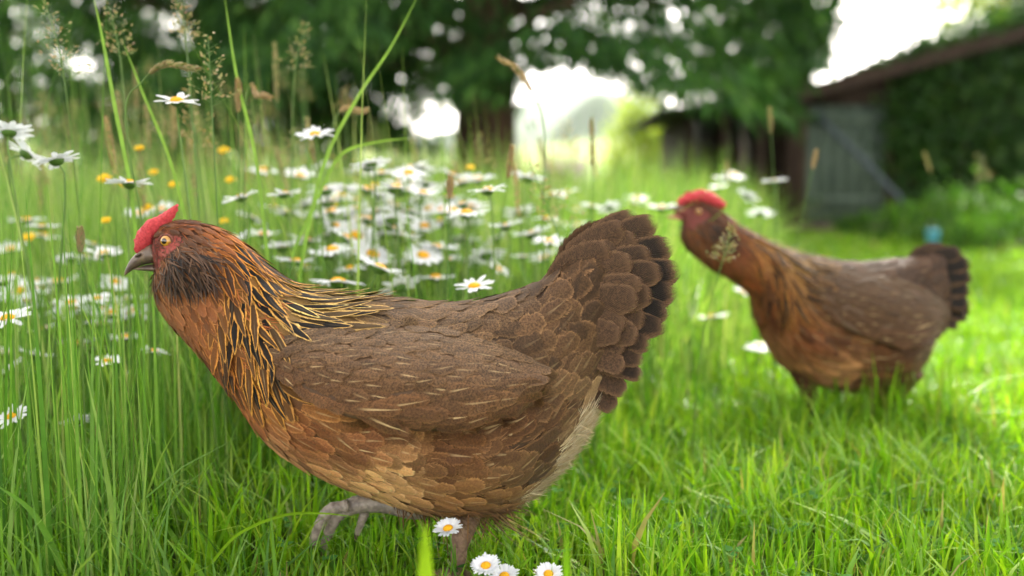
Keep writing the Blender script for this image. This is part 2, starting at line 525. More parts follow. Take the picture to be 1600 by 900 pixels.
# ------------------------------------------------------------------ leaves and trees
def rhomb(c, d, side, ln, wd, rnd):
    """n leaf faces: base c, direction d, side vector; returns V, F, attr"""
    n = len(c)
    nrm = unit(np.cross(d, side))
    ln = np.broadcast_to(ln, n)[:, None]; wd = np.broadcast_to(wd, n)[:, None]
    V = np.stack([c, c + d * ln * 0.45 + side * wd * 0.5 + nrm * wd * 0.12, c + d * ln, c + d * ln * 0.45 - side * wd * 0.5 + nrm * wd * 0.12], 1)
    A = np.zeros((n, 4, 3)); A[..., 0] = rnd[:, None]; A[:, 2, 1] = 0.9
    return V.reshape(-1, 3), np.arange(n * 4).reshape(n, 4), A.reshape(-1, 3)

def side_of(d):
    r = rand_unit(len(d))
    return unit(np.cross(d, r))

def conifer(px, D, height, z0, radius, n_br, leaf, label, lean=0.0, keep=None, trunk_r=0.3, dens=1.0, loc=None, profile=None):
    base = np.array(loc) if loc is not None else np.array([(px - 800) / F * D, D, float(gz(0, D))])
    t = empty('conifer_tree', base, label, 'tree', 'conifers behind the meadow')
    tubes = []
    tp = spline([base + [0, 0, -0.2], base + [0.05, 0, height * 0.3], base + [lean, 0.1, height * 0.65], base + [lean, 0, height]], 16)
    tr = np.linspace(1, 0.06, 16) ** 0.9 * trunk_r
    tr[0] *= 1.35; tr[1] *= 1.1
    tubes.append(tube(tp, tr, 12))
    cs, ds = [], []
    for i in range(n_br):
        q = (i + random.random()) / n_br
        z = z0 + (height - z0) * q ** 1.25
        az = i * 2.39996 + random.uniform(-0.3, 0.3)
        prof = profile(q) if profile else (1 - q) ** 0.75
        ln = max(0.35, radius * prof * random.uniform(0.72, 1.1))
        c0 = np.array([np.interp(z, tp[:, 2] - base[2], tp[:, 0]), np.interp(z, tp[:, 2] - base[2], tp[:, 1]), base[2] + z])
        dr = np.array([math.cos(az), math.sin(az), 0])
        s = np.linspace(0, 1, 7)
        droop = random.uniform(0.12, 0.32) * ln
        pts = c0 + dr * (s * ln)[:, None] + np.array([0, 0, 1]) * (0.10 * ln * np.sin(s * 2.2) - droop * s ** 2)[:, None]
        vis = keep(pts) if keep is not None else np.ones(7, bool)
        bad = np.nonzero(~vis)[0]
        nk = 7 if len(bad) == 0 else max(0, bad[0])
        if z < 4.5: nk = min(nk, 4)
        if nk > 2: tubes.append(tube(pts[:nk], np.linspace(0.035 + 0.008 * ln, 0.006, 7)[:nk], 5, up=(0, 0, 1)))
        m = int((26 + 46 * ln) * dens)
        u = rng.uniform(0.12, 1.03, m) ** 0.8
        cc = np.stack([np.interp(u, s, pts[:, k]) for k in range(3)], -1)
        perp = np.array([-dr[1], dr[0], 0])
        sw = rng.normal(0, 1, m) * (0.10 + 0.20 * ln * 0.4 * (1.15 - u))
        cc = cc + perp * sw[:, None] + np.array([0, 0, -1]) * (np.abs(rng.normal(0, 0.16, m)) + 0.05 * np.abs(sw))[:, None]
        # each twig carries several sprays
        for k in range(5):
            cs.append(cc + rng.normal(0, 0.07, (m, 3)) + np.array([0, 0, -0.03 * k]))
            ds.append(unit(dr * 0.6 + perp * np.sign(sw)[:, None] * 0.5 + np.array([0, 0, -1.1]) + rng.normal(0, 0.4, (m, 3))))
    c = np.concatenate(cs); d = np.concatenate(ds)
    if keep is not None:
        ok = keep(c)
        c, d = c[ok], d[ok]
    gap = np.sin(c[:, 0] * 4.1 + 1.3) * np.sin(c[:, 2] * 5.3 + c[:, 1] * 1.1) + 0.6 * np.sin(c[:, 0] * 9.7 + c[:, 2] * 7.9 + 2.0) * np.sin(c[:, 1] * 3.1)
    kp = (gap < 0.46) | (c[:, 2] > 4.5) | (rng.random(len(c)) < 0.12)
    c, d = c[kp], d[kp]
    n = len(c)
    big = np.where(c[:, 2] - base[2] > 4.5, 1.5, 1.0)
    V, Fc, A = rhomb(c, d, side_of(d), rng.uniform(0.8, 1.7, n) * leaf * big, rng.uniform(0.7, 1.3, n) * leaf * 0.30 * big, np.clip(rng.normal(0.45, 0.25, n), 0, 1))
    v, f = join(tubes)
    mk('trunk', v, f, M['bark'], t)
    mk('crown', V, Fc, M['conifer'], t, {'rnd': A}, smooth=False)
    return t

def window_gap(c):
    """open air between the skirts of the trees, where the valley shows"""
    px, py = project(c)
    wob = 22 * np.sin(c[:, 2] * 9 + c[:, 0] * 3) + rng.normal(0, 14, len(c))
    g1 = (px > 800 + wob) & (px < 965 + wob) & (py > 100 + wob * 0.8)
    g2 = (px < 165 + wob) & (py < 200 + wob) & (np.sin(c[:, 0] * 6.3) * np.sin(c[:, 2] * 7.1 + c[:, 0] * 2) + rng.normal(0, .3, len(c)) > .12)
    g3 = (px > 690 + wob) & (px < 1010) & (py > 150 + wob)
    g4 = (py > 235 + wob * 0.6)
    g5 = (px < 130 + wob) & (py > 150 + wob)
    g6 = (px > 965 + wob * .7 - 0.12 * np.clip(150 - py, 0, 150)) & ((px > 1300 - 0.42 * py + wob) | (py > 130 + 0.3 * np.clip(px - 990, 0, 160) + wob))
    return ~((g1 | g2 | g3 | g4 | g5 | g6) & (c[:, 2] < 4.5))

def right_gap(c):
    px, py = project(c)
    wob = 18 * np.sin(c[:, 2] * 7 + c[:, 0] * 4) + rng.normal(0, 12, len(c))
    edge = 1310 - 0.42 * py
    ok = (px < edge + wob) & (px > 985 + wob * 0.7 - 0.12 * np.clip(150 - py, 0, 150)) & (py < 140 + 0.28 * np.clip(px - 990, 0, 160) + wob)
    return ok | (py < -120)

conifer(757, 10.0, 18.0, 1.5, 5.0, 210, 0.13, 'large dark conifer with thick brown trunk standing left of the valley view', keep=window_gap, trunk_r=0.34, dens=0.95, profile=lambda q: (1 - q) ** 0.45)
conifer(330, 11.0, 13.0, 1.0, 3.9, 150, 0.13, 'dark conifer at left behind the tall daisies', keep=window_gap, trunk_r=0.22, dens=0.9)
conifer(1240, 13.6, 10.0, 1.2, 2.15, 130, 0.13, 'dense conifer at right whose boughs hang over the lean-to roof', keep=right_gap, trunk_r=0.2, dens=1.2)

conifer(20, 15.5, 9.0, 1.6, 3.4, 110, 0.13, 'sparse far conifer at the left edge with bright sky between its sprays', trunk_r=0.16, dens=0.5)

def shrub(name, base, rx, ry, rz, n, leaf, mat, label, cat='bush', group=None, stems=7, zc=None, upright=0.4):
    base = np.asarray(base, float)
    t = empty(name, base, label, cat, group)
    tubes = []
    nb = max(6, n // 90)
    bc = rand_unit(nb) * (rng.uniform(0.35, 1, nb) ** 0.5)[:, None] * np.array([rx, ry, rz])
    bc[:, 2] = np.abs(bc[:, 2]) * 1.0
    bc += base + np.array([0, 0, zc if zc is not None else rz * 0.12])
    for k in range(stems):
        e = bc[rng.integers(nb)]
        tubes.append(tube(spline([base + rng.normal(0, 0.03, 3) * [1, 1, 0], (base + e) / 2 + [0, 0, 0.05 * rz], e], 6), np.linspace(0.014, 0.003, 6) * max(1, rz), 5))
    v, f = join(tubes)
    mk('stem', v, f, M['bark'], t)
    ci = rng.integers(0, nb, n)
    c = bc[ci] + rng.normal(0, 1, (n, 3)) * np.array([rx, ry, rz]) * 0.17
    c[:, 2] = np.maximum(c[:, 2], base[2] + 0.02)
    d = unit(rng.normal(0, 1, (n, 3)) + np.array([0, 0, upright]))
    V, Fc, A = rhomb(c, d, side_of(d), rng.uniform(0.6, 1.3, n) * leaf, rng.uniform(0.6, 1.2, n) * leaf * 0.55, np.clip(rng.normal(0.5, 0.27, n), 0, 1))
    mk('crown', V, Fc, mat, t, {'rnd': A}, smooth=False)
    return t

def gp(px, D):
    x = (px - 800) / F * D
    return np.array([x, D, float(gz(x, D))])

shrub('leafy_bush', gp(1003, 16.5), 0.75, 0.6, 2.15, 5200, 0.11, M['bush'], 'bright sunlit yellow-green bush between the valley and lean-to')
shrub('leafy_bush', gp(1062, 10.3), 0.25, 0.3, 0.62, 800, 0.08, M['bush'], 'low sunlit bush tucked against the lean-to post')
shrub('dark_undergrowth', gp(560, 9.6), 1.5, 0.8, 0.75, 3200, 0.11, M['conifer'], 'dark low undergrowth beneath the large conifer, left of its trunk', 'bush')
shrub('dark_undergrowth', gp(270, 10.2), 1.3, 0.8, 1.0, 3000, 0.11, M['conifer'], 'dark low undergrowth beneath the left conifer', 'bush')
shrub('leafy_bush', gp(830, 12.4), 0.25, 0.3, 0.6, 500, 0.09, M['bush'], 'small leafy bush right of the large conifer trunk')

# ------------------------------------------------------------------ far house
def far_house():
    D = 330.0
    x = (884 - 800) / F * D
    z = float(gz(x, D)) + 3.5
    base = np.array([x, D, z])
    t = empty('farm_house', base, 'tiny far-off farmhouse with greyish roof on the valley slope', 'house')
    v, f = box(base + [-7, 0, -4], base + [7, 8, 3.5]); mk('wall', v, f, M['house_wall'], t, smooth=False)
    b = base
    V = np.array([b + [-8, -1, 3.2], b + [8, -1, 3.2], b + [8, 9, 3.2], b + [-8, 9, 3.2], b + [-8, 4, 8], b + [8, 4, 8]])
    mk('roof', V, [(0, 1, 5, 4), (2, 3, 4, 5), (0, 4, 3), (1, 2, 5), (0, 3, 2, 1)], M['house_roof'], t, smooth=False)
    for k in (-4, 0, 4):
        v, f = box(b + [k - 0.7, -0.05, 0.6], b + [k + 0.7, 0.2, 2.2]); mk('window', v, f, M['glass'], t, smooth=False)
far_house()

# ------------------------------------------------------------------ shed with lean-to
SD = 11.0
def sx(px, D=SD): return (px - 800) / F * D
def sz(py, D=SD): return float(P(800, py, D)[2])

def shed():
    g0 = float(gz(sx(1300), SD))
    t = empty('garden_shed', (sx(1300), SD, g0), 'dark wooden garden shed with teal plank door, half covered in ivy', 'shed')
    x0, x1 = sx(1225), sx(1760)
    slope = math.tan(math.radians(15.6))
    def top(x): return sz(158) + (x - x0) * slope
    # footing stones
    fx = x0 - 0.05
    while fx < sx(1500):
        w = random.uniform(0.22, 0.38)
        v, f = box((fx, SD - 0.09 - random.uniform(0, 0.03), g0 - 0.1), (fx + w - 0.015, SD + 0.2, g0 + 0.09 + random.uniform(0, 0.03)))
        mk('stone', v + rng.normal(0, 0.008, v.shape), f, M['stone'], t, smooth=False)
        fx += w
    # wall boards, each its own piece
    x = x0
    d0, d1 = sx(1253), sx(1378)
    while x < x1:
        w = 0.155
        if x + w < d0 + 0.03 or x > d1 - 0.03:
            v, f = box((x, SD + random.uniform(-0.008, 0.008), g0 + 0.11), (x + w - 0.008, SD + 0.03, 0))
            xx = v[:, 0]
            v[4:, 2] = top(xx[4:])
            mk('plank', v, f, M['wood_dark'] if random.random() < 0.7 else M['wood_brown'], t, smooth=False)
        x += w
    # side and back walls
    v, f = box((x0, SD + 0.03, g0), (x0 + 0.03, SD + 2.6, top(x0))); mk('side_wall', v, f, M['wood_dark'], t, smooth=False)
    v, f = box((x1, SD + 0.03, g0), (x1 + 0.03, SD + 2.6, top(x1))); mk('side_wall', v, f, M['wood_dark'], t, smooth=False)
    v, f = box((x0 + 0.03, SD + 2.57, g0), (x1, SD + 2.6, top(x0))); v[4:, 2] = top(v[4:, 0]); mk('back_wall', v, f, M['wood_dark'], t, smooth=False)
    # wall over the door
    v, f = box((d0 - 0.03, SD + 0.002, sz(176)), (d1 + 0.06, SD + 0.03, 0)); v[4:, 2] = top(v[4:, 0]); mk('lintel', v, f, M['wood_dark'], t, smooth=False)
    for xx in (d0 - 0.06, d1):
        v, f = box((xx, SD - 0.04, g0 + 0.1), (xx + 0.06, SD + 0.02, sz(163))); mk('door_post', v, f, M['wood_brown'], t, smooth=False)
    # door of vertical boards
    dm = bpy.data.objects.new('door', None); link(dm, t, (d0, SD - 0.02, 0) - t.location.copy() if False else Vector((d0, SD - 0.02, g0)) - Vector(t.location))
    n = 6
    wd = (d1 - d0) / n
    for i in range(n):
        v, f = box((d0 + i * wd, SD - 0.03 + random.uniform(-0.004, 0.004), g0 + 0.13), (d0 + (i + 1) * wd - 0.008, SD - 0.005, sz(165)))
        mk('door_board', v, f, M['teal'], dm, smooth=False)
    for zz in (g0 + 0.35, sz(195)):
        v, f = box((d0 + 0.03, SD - 0.06, zz), (d1 - 0.03, SD - 0.034, zz + 0.1)); mk('ledge', v, f, M['teal'], dm, smooth=False)
    # latch
    v, f = tube([(d0 + 0.08, SD - 0.07, 0.9), (d0 + 0.14, SD - 0.09, 0.92), (d0 + 0.2, SD - 0.07, 0.9)], [0.01] * 3, 6); mk('handle', v, f, M['grey_pole'], dm)
    # roof slab, boards and fascia
    ov = 0.35
    xa, xb = x0 - 0.12, x1 + 0.2
    def slab(y0, y1, za, zb, name, mat):
        V = np.array([(xa, y0, top(xa) + za), (xb, y0, top(xb) + za), (xb, y1, top(xb) + za), (xa, y1, top(xa) + za),
                      (xa, y0, top(xa) + zb), (xb, y0, top(xb) + zb), (xb, y1, top(xb) + zb), (xa, y1, top(xa) + zb)])
        mk(name, V, [(0, 3, 2, 1), (4, 5, 6, 7), (0, 1, 5, 4), (1, 2, 6, 5), (2, 3, 7, 6), (3, 0, 4, 7)], mat, t, smooth=False)
    slab(SD - ov, SD + 2.9, 0.02, 0.09, 'roof', M['roof'])
    slab(SD - ov - 0.03, SD - ov - 0.003, -0.06, 0.11, 'fascia_board', M['wood_dark'])
    # lean-to on the left
    lx0, lx1 = sx(1020), x0 - 0.12
    za, zb = sz(182), sz(152)
    V = []
    for y in (SD - 0.25, SD + 2.4):
        V += [(lx0, y, za), (lx1, y, zb), (lx1, y, zb + 0.06), (lx0, y, za + 0.06)]
    mk('lean_to_roof', np.array(V), [(0, 1, 2, 3), (4, 7, 6, 5), (0, 4, 5, 1), (3, 2, 6, 7), (0, 3, 7, 4), (1, 5, 6, 2)], M['roof'], t, smooth=False)
    for q in (0.27, 0.55, 0.85):
        xx = lx0 + (lx1 - lx0) * q
        v, f = box((xx - 0.05, SD - 0.1, g0 - 0.1), (xx + 0.05, SD, za + (zb - za) * q - 0.003)); mk('lean_to_post', v, f, M['wood_dark'], t, smooth=False)
    xx = lx0 + 0.45
    while xx < lx1:
        v, f = box((xx, SD + 2.0 + random.uniform(-.01, .01), g0 - 0.1), (xx + 0.152, SD + 2.03, za + (zb - za) * (xx - lx0) / (lx1 - lx0) - 0.004))
        mk('plank', v, f, M['wood_dark'], t, smooth=False); xx += 0.16
    # side boarding that closes the lean-to towards the valley
    yy = SD + 0.02
    while yy < SD + 1.95:
        v, f = box((lx0 + 0.42, yy, g0 - 0.1), (lx0 + 0.448, yy + 0.15, za + 0.02)); mk('plank', v, f, M['wood_dark'], t, smooth=False); yy += 0.16
    return t, top
shed_obj, shed_top = shed()

# leaning pole in front of the door
pt = empty('leaning_pole', P(1432, 335, 10.4), 'grey-blue pole leaning diagonally across the teal shed door', 'pole')
pp = spline([P(1436, 342, 10.4), P(1360, 262, 10.6), P(1278, 182, 10.85)], 9)
v, f = tube(pp, [0.032] * 9, 10); mk('shaft', v, f, M['grey_pole'], pt)
v, f = tube([pp[-1], pp[-1] + (pp[-1] - pp[-2]) * 0.15, pp[-1] + (pp[-1] - pp[-2]) * 0.25], [0.05, 0.055, 0.03], 10); mk('end_cap', v, f, M['grey_pole'], pt)

# ivy on the right half of the shed
def ivy():
    base = np.array([sx(1480), SD - 0.15, float(gz(sx(1480), SD))])
    t = empty('ivy_vine', base, 'thick dark green ivy covering the right half of the shed wall and roof', 'vine')
    tubes = []
    cs, ns = [], []
    for i in range(30):
        xb = sx(1395) + (i / 29) * (sx(1740) - sx(1395)) + random.uniform(-0.06, 0.06)
        hgt = shed_top(xb) + 0.15
        s = np.linspace(0, 1, 9)
        pts = np.stack([xb + 0.10 * np.sin(s * 7 + i), np.full(9, SD - 0.06) - 0.05 * np.sin(s * 5 + i * 2), 0.02 + s * hgt], -1)
        tubes.append(tube(pts, np.linspace(0.022, 0.006, 9), 5))
        m = 430
        u = rng.uniform(0.0, 1.05, m)
        if i < 4: u = u[u > 0.35 - 0.08 * i]; m = len(u)
        c = np.stack([np.interp(u, s, pts[:, k]) for k in range(3)], -1)
        spread = 0.08 + 0.10 * rng.random(m)
        c += rng.normal(0, 1, (m, 3)) * np.stack([spread, spread * 0.9, spread], -1)
        c[:, 1] = np.minimum(c[:, 1], SD - 0.03 - 0.12 * rng.random(m) * (0.6 + np.sin(c[:, 0] * 5 + c[:, 2] * 3)))
        cs.append(c)
    # over the roof edge and along the top
    m = 3600
    q = rng.random(m) ** 0.8
    xr = sx(1340) + q * (sx(1760) - sx(1340))
    c = np.stack([xr, SD - 0.4 + rng.random(m) * 1.6, shed_top(xr) + 0.1 + np.abs(rng.normal(0, 0.14, m)) * (0.4 + 1.3 * q)], -1)
    cs.append(c)
    c = np.concatenate(cs); n = len(c)
    d = unit(rng.normal(0, 0.6, (n, 3)) + np.array([0, -0.5, -0.7]))
    V, Fc, A = rhomb(c, d, side_of(d), rng.uniform(0.06, 0.12, n), rng.uniform(0.05, 0.10, n), np.clip(rng.normal(0.45, 0.25, n), 0, 1))
    v, f = join(tubes)
    mk('stem', v, f, M['bark'], t)
    mk('foliage', V, Fc, M['ivy'], t, {'rnd': A}, smooth=False)
ivy()

def broadleaf(base, height, rx, rz, n, label, zc, mat, keep=None):
    base = np.asarray(base, float)
    t = empty('broadleaf_tree', base, label, 'tree')
    top = base + np.array([0.1, 0, height * 0.6])
    tubes = [tube(spline([base - [0, 0, 0.2], base + [0.08, 0, height * 0.3], top], 8), np.linspace(0.16, 0.09, 8), 10)]
    nb = 42
    bc = rand_unit(nb) * (rng.uniform(0.2, 1, nb) ** 0.4)[:, None] * np.array([rx, rx, rz]) + base + [0, 0, zc]
    for b in bc:
        tubes.append(tube(spline([top - [0, 0, height * 0.15 * random.random()], (top + b) / 2 + rng.normal(0, 0.1, 3), b], 6), np.linspace(0.05, 0.008, 6), 5))
    ci = rng.integers(0, nb, n)
    c = bc[ci] + rng.normal(0, 0.32, (n, 3))
    if keep is not None: c = c[keep(c)]; n = len(c)
    d = unit(rng.normal(0, 1, (n, 3)) + [0, 0, -0.3])
    V, Fc, A = rhomb(c, d, side_of(d), rng.uniform(0.07, 0.13, n), rng.uniform(0.05, 0.09, n), np.clip(rng.normal(0.5, 0.25, n), 0, 1))
    v, f = join(tubes)
    mk('trunk', v, f, M['bark'], t)
    mk('crown', V, Fc, mat, t, {'rnd': A}, smooth=False)
broadleaf(gp(1585, 14.6), 6.5, 1.7, 1.7, 9000, 'light green leafy tree rising behind the ivy-covered shed roof', 4.3, M['bush'])
shrub('leafy_bush', np.array([sx(1280, 14.6), 14.6, -0.1]), 1.15, 0.5, 2.35, 2600, 0.09, M['bush'], 'sunlit leafy bush top showing over the low end of shed roof')

# low herbs and bushes in front of the ivy
for i, (px, D, rx, rz, n, lab) in enumerate([
        (1450, 7.6, 0.45, 0.32, 900, 'low sunlit leafy clump in front of the ivy, nearest the shed door'),
        (1530, 6.9, 0.5, 0.42, 1000, 'rounded sunlit leafy clump in the middle of those below the ivy'),
        (1605, 6.2, 0.5, 0.42, 1000, 'sunlit leafy clump below the ivy at the right edge'),
        (1345, 9.6, 0.5, 0.2, 600, 'low green weeds at the foot of the teal door')]):
    shrub('leafy_clump', gp(px, D), rx, 0.4, rz, n, 0.07, M['herb'], lab, 'plant', 'leafy clumps below the ivy', 5, 0.02, 0.9)

# small blue bucket in the grass
def bucket():
    c = P(1458, 352, 6.0); b = np.array([c[0], 6.0, float(gz(c[0], 6.0))])
    t = empty('small_bucket', b + [0, 0, 0.10], 'small pale blue bucket in the grass below the ivy', 'bucket')
    s = np.array([0.0, 0.04, 0.1, 0.105, 0.1])
    ang = np.linspace(0, 2 * np.pi, 20, endpoint=False)
    prof = [(0.0, 0.1), (0.035, 0.1), (0.046, 0.19), (0.051, 0.195), (0.044, 0.192), (0.033, 0.108), (0.0, 0.108)]
    V = np.array([[b + [r * math.cos(a), r * math.sin(a), z] for a in ang] for r, z in prof]).reshape(-1, 3)
    mk('bucket_body', V, grid_faces(len(prof), 20, 1, True), M['blue'], t)
    hp = [b + [0.049 * math.cos(a), 0.0, 0.192 + 0.045 * math.sin(a)] for a in np.linspace(0, np.pi, 12)]
    v, f = tube(hp, [0.003] * 12, 6); mk('handle', v, f, M['grey_pole'], t)
bucket()

# brown sloping cover / log pile between the daisies and the valley
def hutch():
    D = 8.2
    b = gp(872, D)
    t = empty('low_hutch', b, 'low brown hutch with sloping board roof, half hidden behind the daisies', 'hutch')
    xr, xl = sx(930, D), sx(800, D)
    zt, zb = sz(272, D), sz(322, D)
    n = 6
    for i in range(n):
        y0 = D - 0.3 + i * 0.16
        V = []
        for y in (y0, y0 + 0.15):
            V += [(sx(868, D), y, zt), (xr, y, zb), (xr, y, zb + 0.03), (sx(868, D), y, zt + 0.03)]
        mk('roof_board', np.array(V), [(0, 1, 2, 3), (4, 7, 6, 5), (0, 4, 5, 1), (3, 2, 6, 7), (0, 3, 7, 4), (1, 5, 6, 2)], M['wood_brown'], t, smooth=False)
        V = []
        for y in (y0, y0 + 0.15):
            V += [(xl, y, zb + 0.05), (sx(866, D), y, zt), (sx(866, D), y, zt + 0.03), (xl, y, zb + 0.08)]
        mk('roof_board', np.array(V), [(0, 1, 2, 3), (4, 7, 6, 5), (0, 4, 5, 1), (3, 2, 6, 7), (0, 3, 7, 4), (1, 5, 6, 2)], M['wood_brown'], t, smooth=False)
    for i in range(6):
        x = xl + 0.06 + i * 0.1
        v, f = box((x, D - 0.2, -0.05), (x + 0.092, D - 0.18, min(zt, zb + 0.02 + 0.4 * (0.32 - abs(x - sx(867, D)))))); mk('wall_board', v, f, M['wood_brown'], t, smooth=False)
hutch()

# ------------------------------------------------------------------ hens
# stations along the spine, in photograph pixels: back line (x, y), belly line (x, y), half width
RINGS1 = np.array([
    (236, 394, 238, 398, 2), (246, 360, 249, 423, 21), (266, 345, 252, 437, 28), (300, 343, 247, 462, 34), (343, 354, 253, 488, 42),
    (383, 379, 277, 517, 54), (423, 415, 311, 551, 70), (463, 445, 348, 592, 90), (515, 457, 382, 631, 107), (570, 463, 425, 686, 120),
    (625, 465, 488, 730, 128), (680, 470, 577, 768, 130), (735, 468, 676, 798, 124), (790, 456, 782, 798, 108), (840, 440, 853, 754, 88),
    (882, 408, 904, 696, 66), (915, 378, 934, 636, 47), (950, 362, 960, 575, 31), (982, 425, 986, 500, 7)], float)
RINGS2 = np.array([
    (1052, 332, 1053, 336, 2), (1068, 316, 1067, 352, 13), (1085, 310, 1064, 368, 19), (1108, 314, 1069, 388, 22), (1130, 327, 1088, 406, 26),
    (1155, 347, 1112, 425, 31), (1185, 365, 1146, 444, 39), (1215, 380, 1172, 465, 50), (1245, 390, 1180, 497, 64), (1275, 398, 1195, 536, 71),
    (1305, 403, 1220, 573, 75), (1335, 406, 1266, 601, 76), (1362, 406, 1324, 613, 74), (1392, 403, 1386, 612, 67), (1418, 400, 1426, 578, 54),
    (1440, 396, 1444, 545, 42), (1456, 396, 1460, 520, 30), (1470, 402, 1474, 503, 19), (1480, 448, 1480, 462, 4)], float)

# plumage by place: photograph pixel, vane colour, rim colour, (shaft, dark centre, speckle), feather length and width in pixels, shape, name
PAL = [
    (290, 347, (88, 54, 34), (112, 70, 42), (0, .1, .1), 16, 8, .6, 'head_feather'),
    (335, 365, (137, 78, 36), (169, 105, 48), (0, .15, .1), 26, 9, .8, 'hackle_feather'),
    (310, 375, (92, 62, 44), (112, 78, 54), (0, .2, .1), 18, 9, .5, 'head_feather'),
    (380, 390, (188, 113, 42), (223, 159, 69), (.1, 1, .1), 48, 12, 1, 'hackle_feather'),
    (350, 415, (152, 92, 44), (184, 122, 59), (.1, .8, .1), 44, 12, 1, 'hackle_feather'),
    (410, 440, (188, 135, 61), (220, 174, 90), (.15, 1, 0), 64, 17, 1, 'hackle_feather'),
    (395, 490, (182, 126, 52), (214, 164, 82), (.15, 1, 0), 64, 17, 1, 'hackle_feather'),
    (430, 560, (184, 124, 50), (214, 159, 76), (.3, .95, 0), 60, 17, 1, 'hackle_feather'),
    (380, 560, (165, 100, 44), (195, 131, 59), (.2, .9, 0), 46, 14, .8, 'hackle_feather'),
    (470, 470, (188, 153, 90), (225, 194, 128), (.1, 1, 0), 66, 17, 1, 'hackle_feather'),
    (530, 475, (180, 146, 88), (214, 185, 124), (.1, 1, .1), 62, 17, 1, 'hackle_feather'),
    (480, 540, (180, 131, 65), (212, 166, 94), (.3, .95, 0), 60, 17, 1, 'hackle_feather'),
    (330, 455, (142, 90, 59), (163, 109, 73), (0, .1, .1), 30, 15, .4, 'neck_feather'),
    (255, 470, (144, 98, 70), (167, 120, 88), (0, 0, .1), 24, 13, .3, 'throat_feather'),
    (285, 505, (140, 88, 53), (163, 109, 68), (0, .25, .1), 28, 15, .3, 'throat_feather'),
    (330, 560, (155, 86, 42), (180, 109, 57), (.05, .15, .1), 34, 17, .3, 'breast_feather'),
    (390, 620, (151, 86, 46), (180, 116, 68), (.3, .1, .15), 38, 19, .2, 'breast_feather'),
    (480, 640, (138, 86, 53), (174, 120, 79), (.8, .05, .35), 42, 20, .2, 'breast_feather'),
    (420, 680, (195, 141, 101), (220, 171, 132), (.3, 0, .1), 38, 20, .2, 'breast_feather'),
    (500, 725, (199, 147, 103), (225, 180, 139), (.4, 0, .15), 38, 20, .2, 'belly_feather'),  # belly rows: real tan, lightened in place of light bounced off the grass
    (590, 725, (212, 167, 119), (233, 196, 150), (.3, 0, .1), 38, 20, .2, 'belly_feather'),
    (560, 650, (119, 79, 53), (151, 107, 75), (.9, 0, .4), 44, 21, .1, 'breast_feather'),
    (560, 560, (101, 74, 48), (119, 91, 62), (.5, 0, .9), 36, 17, .3, 'wing_feather'),
    (600, 480, (97, 76, 55), (110, 91, 67), (.1, .1, 1), 34, 16, .4, 'back_feather'),
    (700, 482, (97, 77, 58), (113, 93, 70), (.1, 0, 1), 34, 17, .35, 'back_feather'),
    (780, 480, (86, 67, 49), (117, 94, 71), (.05, 0, .8), 40, 28, 0, 'saddle_feather'),
    (830, 500, (88, 66, 48), (121, 95, 69), (.2, 0, .6), 48, 33, 0, 'saddle_feather'),
    (870, 560, (86, 64, 44), (119, 91, 65), (.2, 0, .55), 52, 35, 0, 'saddle_feather'),
    (890, 450, (79, 59, 41), (112, 85, 62), (.0, .1, .6), 60, 42, 0, 'tail_covert'),
    (930, 500, (72, 53, 37), (102, 78, 56), (.0, .3, .6), 70, 46, 0, 'tail_covert'),
    (940, 440, (72, 53, 38), (102, 78, 57), (.0, .3, .7), 70, 46, 0, 'tail_covert'),
    (690, 680, (93, 62, 37), (120, 85, 53), (.6, 0, .4), 46, 25, .1, 'thigh_feather'),
    (780, 660, (84, 57, 35), (113, 81, 53), (.5, .05, .4), 48, 27, .1, 'thigh_feather'),
    (850, 650, (76, 53, 34), (105, 77, 52), (.3, .1, .4), 46, 26, .1, 'thigh_feather'),
    (820, 710, (69, 48, 31), (97, 70, 46), (.5, .2, .35), 46, 26, .1, 'thigh_feather'),
    (760, 750, (100, 73, 45), (130, 100, 64), (.4, 0, .2), 42, 22, .2, 'thigh_feather'),
    (690, 770, (130, 93, 57), (163, 122, 80), (.4, 0, .2), 40, 20, .2, 'thigh_feather'),
    (890, 720, (216, 194, 158), (214, 192, 158), (0, 0, 0), 40, 16, .4, 'fluff'),
    (850, 775, (190, 164, 122), (208, 186, 146), (0, 0, 0), 40, 16, .4, 'fluff'),
    (925, 672, (186, 160, 124), (206, 182, 148), (0, 0, 0), 40, 16, .4, 'fluff'),
    (935, 600, (72, 53, 38), (106, 82, 60), (0, .1, .3), 48, 24, .2, 'tail_covert'),
]
PXY = np.array([[p[0], p[1]] for p in PAL], float)
WARM = np.array([1.06, 0.98, 0.84])
PCA = np.array([lin(p[2]) for p in PAL]) * WARM; PCB = np.array([lin(p[3]) for p in PAL]) * WARM
PPR = np.array([p[4] for p in PAL], float)
PLW = np.array([[p[5], p[6], p[7]] for p in PAL], float)
PCL = np.array([p[8] for p in PAL])

def palette(q):
    d2 = ((q[:, None] - PXY[None]) ** 2).sum(-1) + 60.0
    w = 1 / d2 ** 1.6
    w /= w.sum(1, keepdims=True)
    return w @ PCA, w @ PCB, w @ PPR, w @ PLW, PCL[d2.argmin(1)]

FACE = np.array([(206, 404), (216, 372), (232, 362), (246, 372), (262, 358), (288, 358), (300, 372), (284, 392), (266, 404), (264, 416), (250, 424), (238, 424), (222, 414)], float)

def inside(q, poly):
    x, y = q[:, 0], q[:, 1]
    r = np.zeros(len(q), bool)
    j = len(poly) - 1
    for i in range(len(poly)):
        xi, yi = poly[i]; xj, yj = poly[j]
        r ^= ((yi > y) != (yj > y)) & (x < (xj - xi) * (y - yi) / (yj - yi + 1e-9) + xi)
        j = i
    return r

def TS(R): return np.sin(np.linspace(0, np.pi / 2, R))

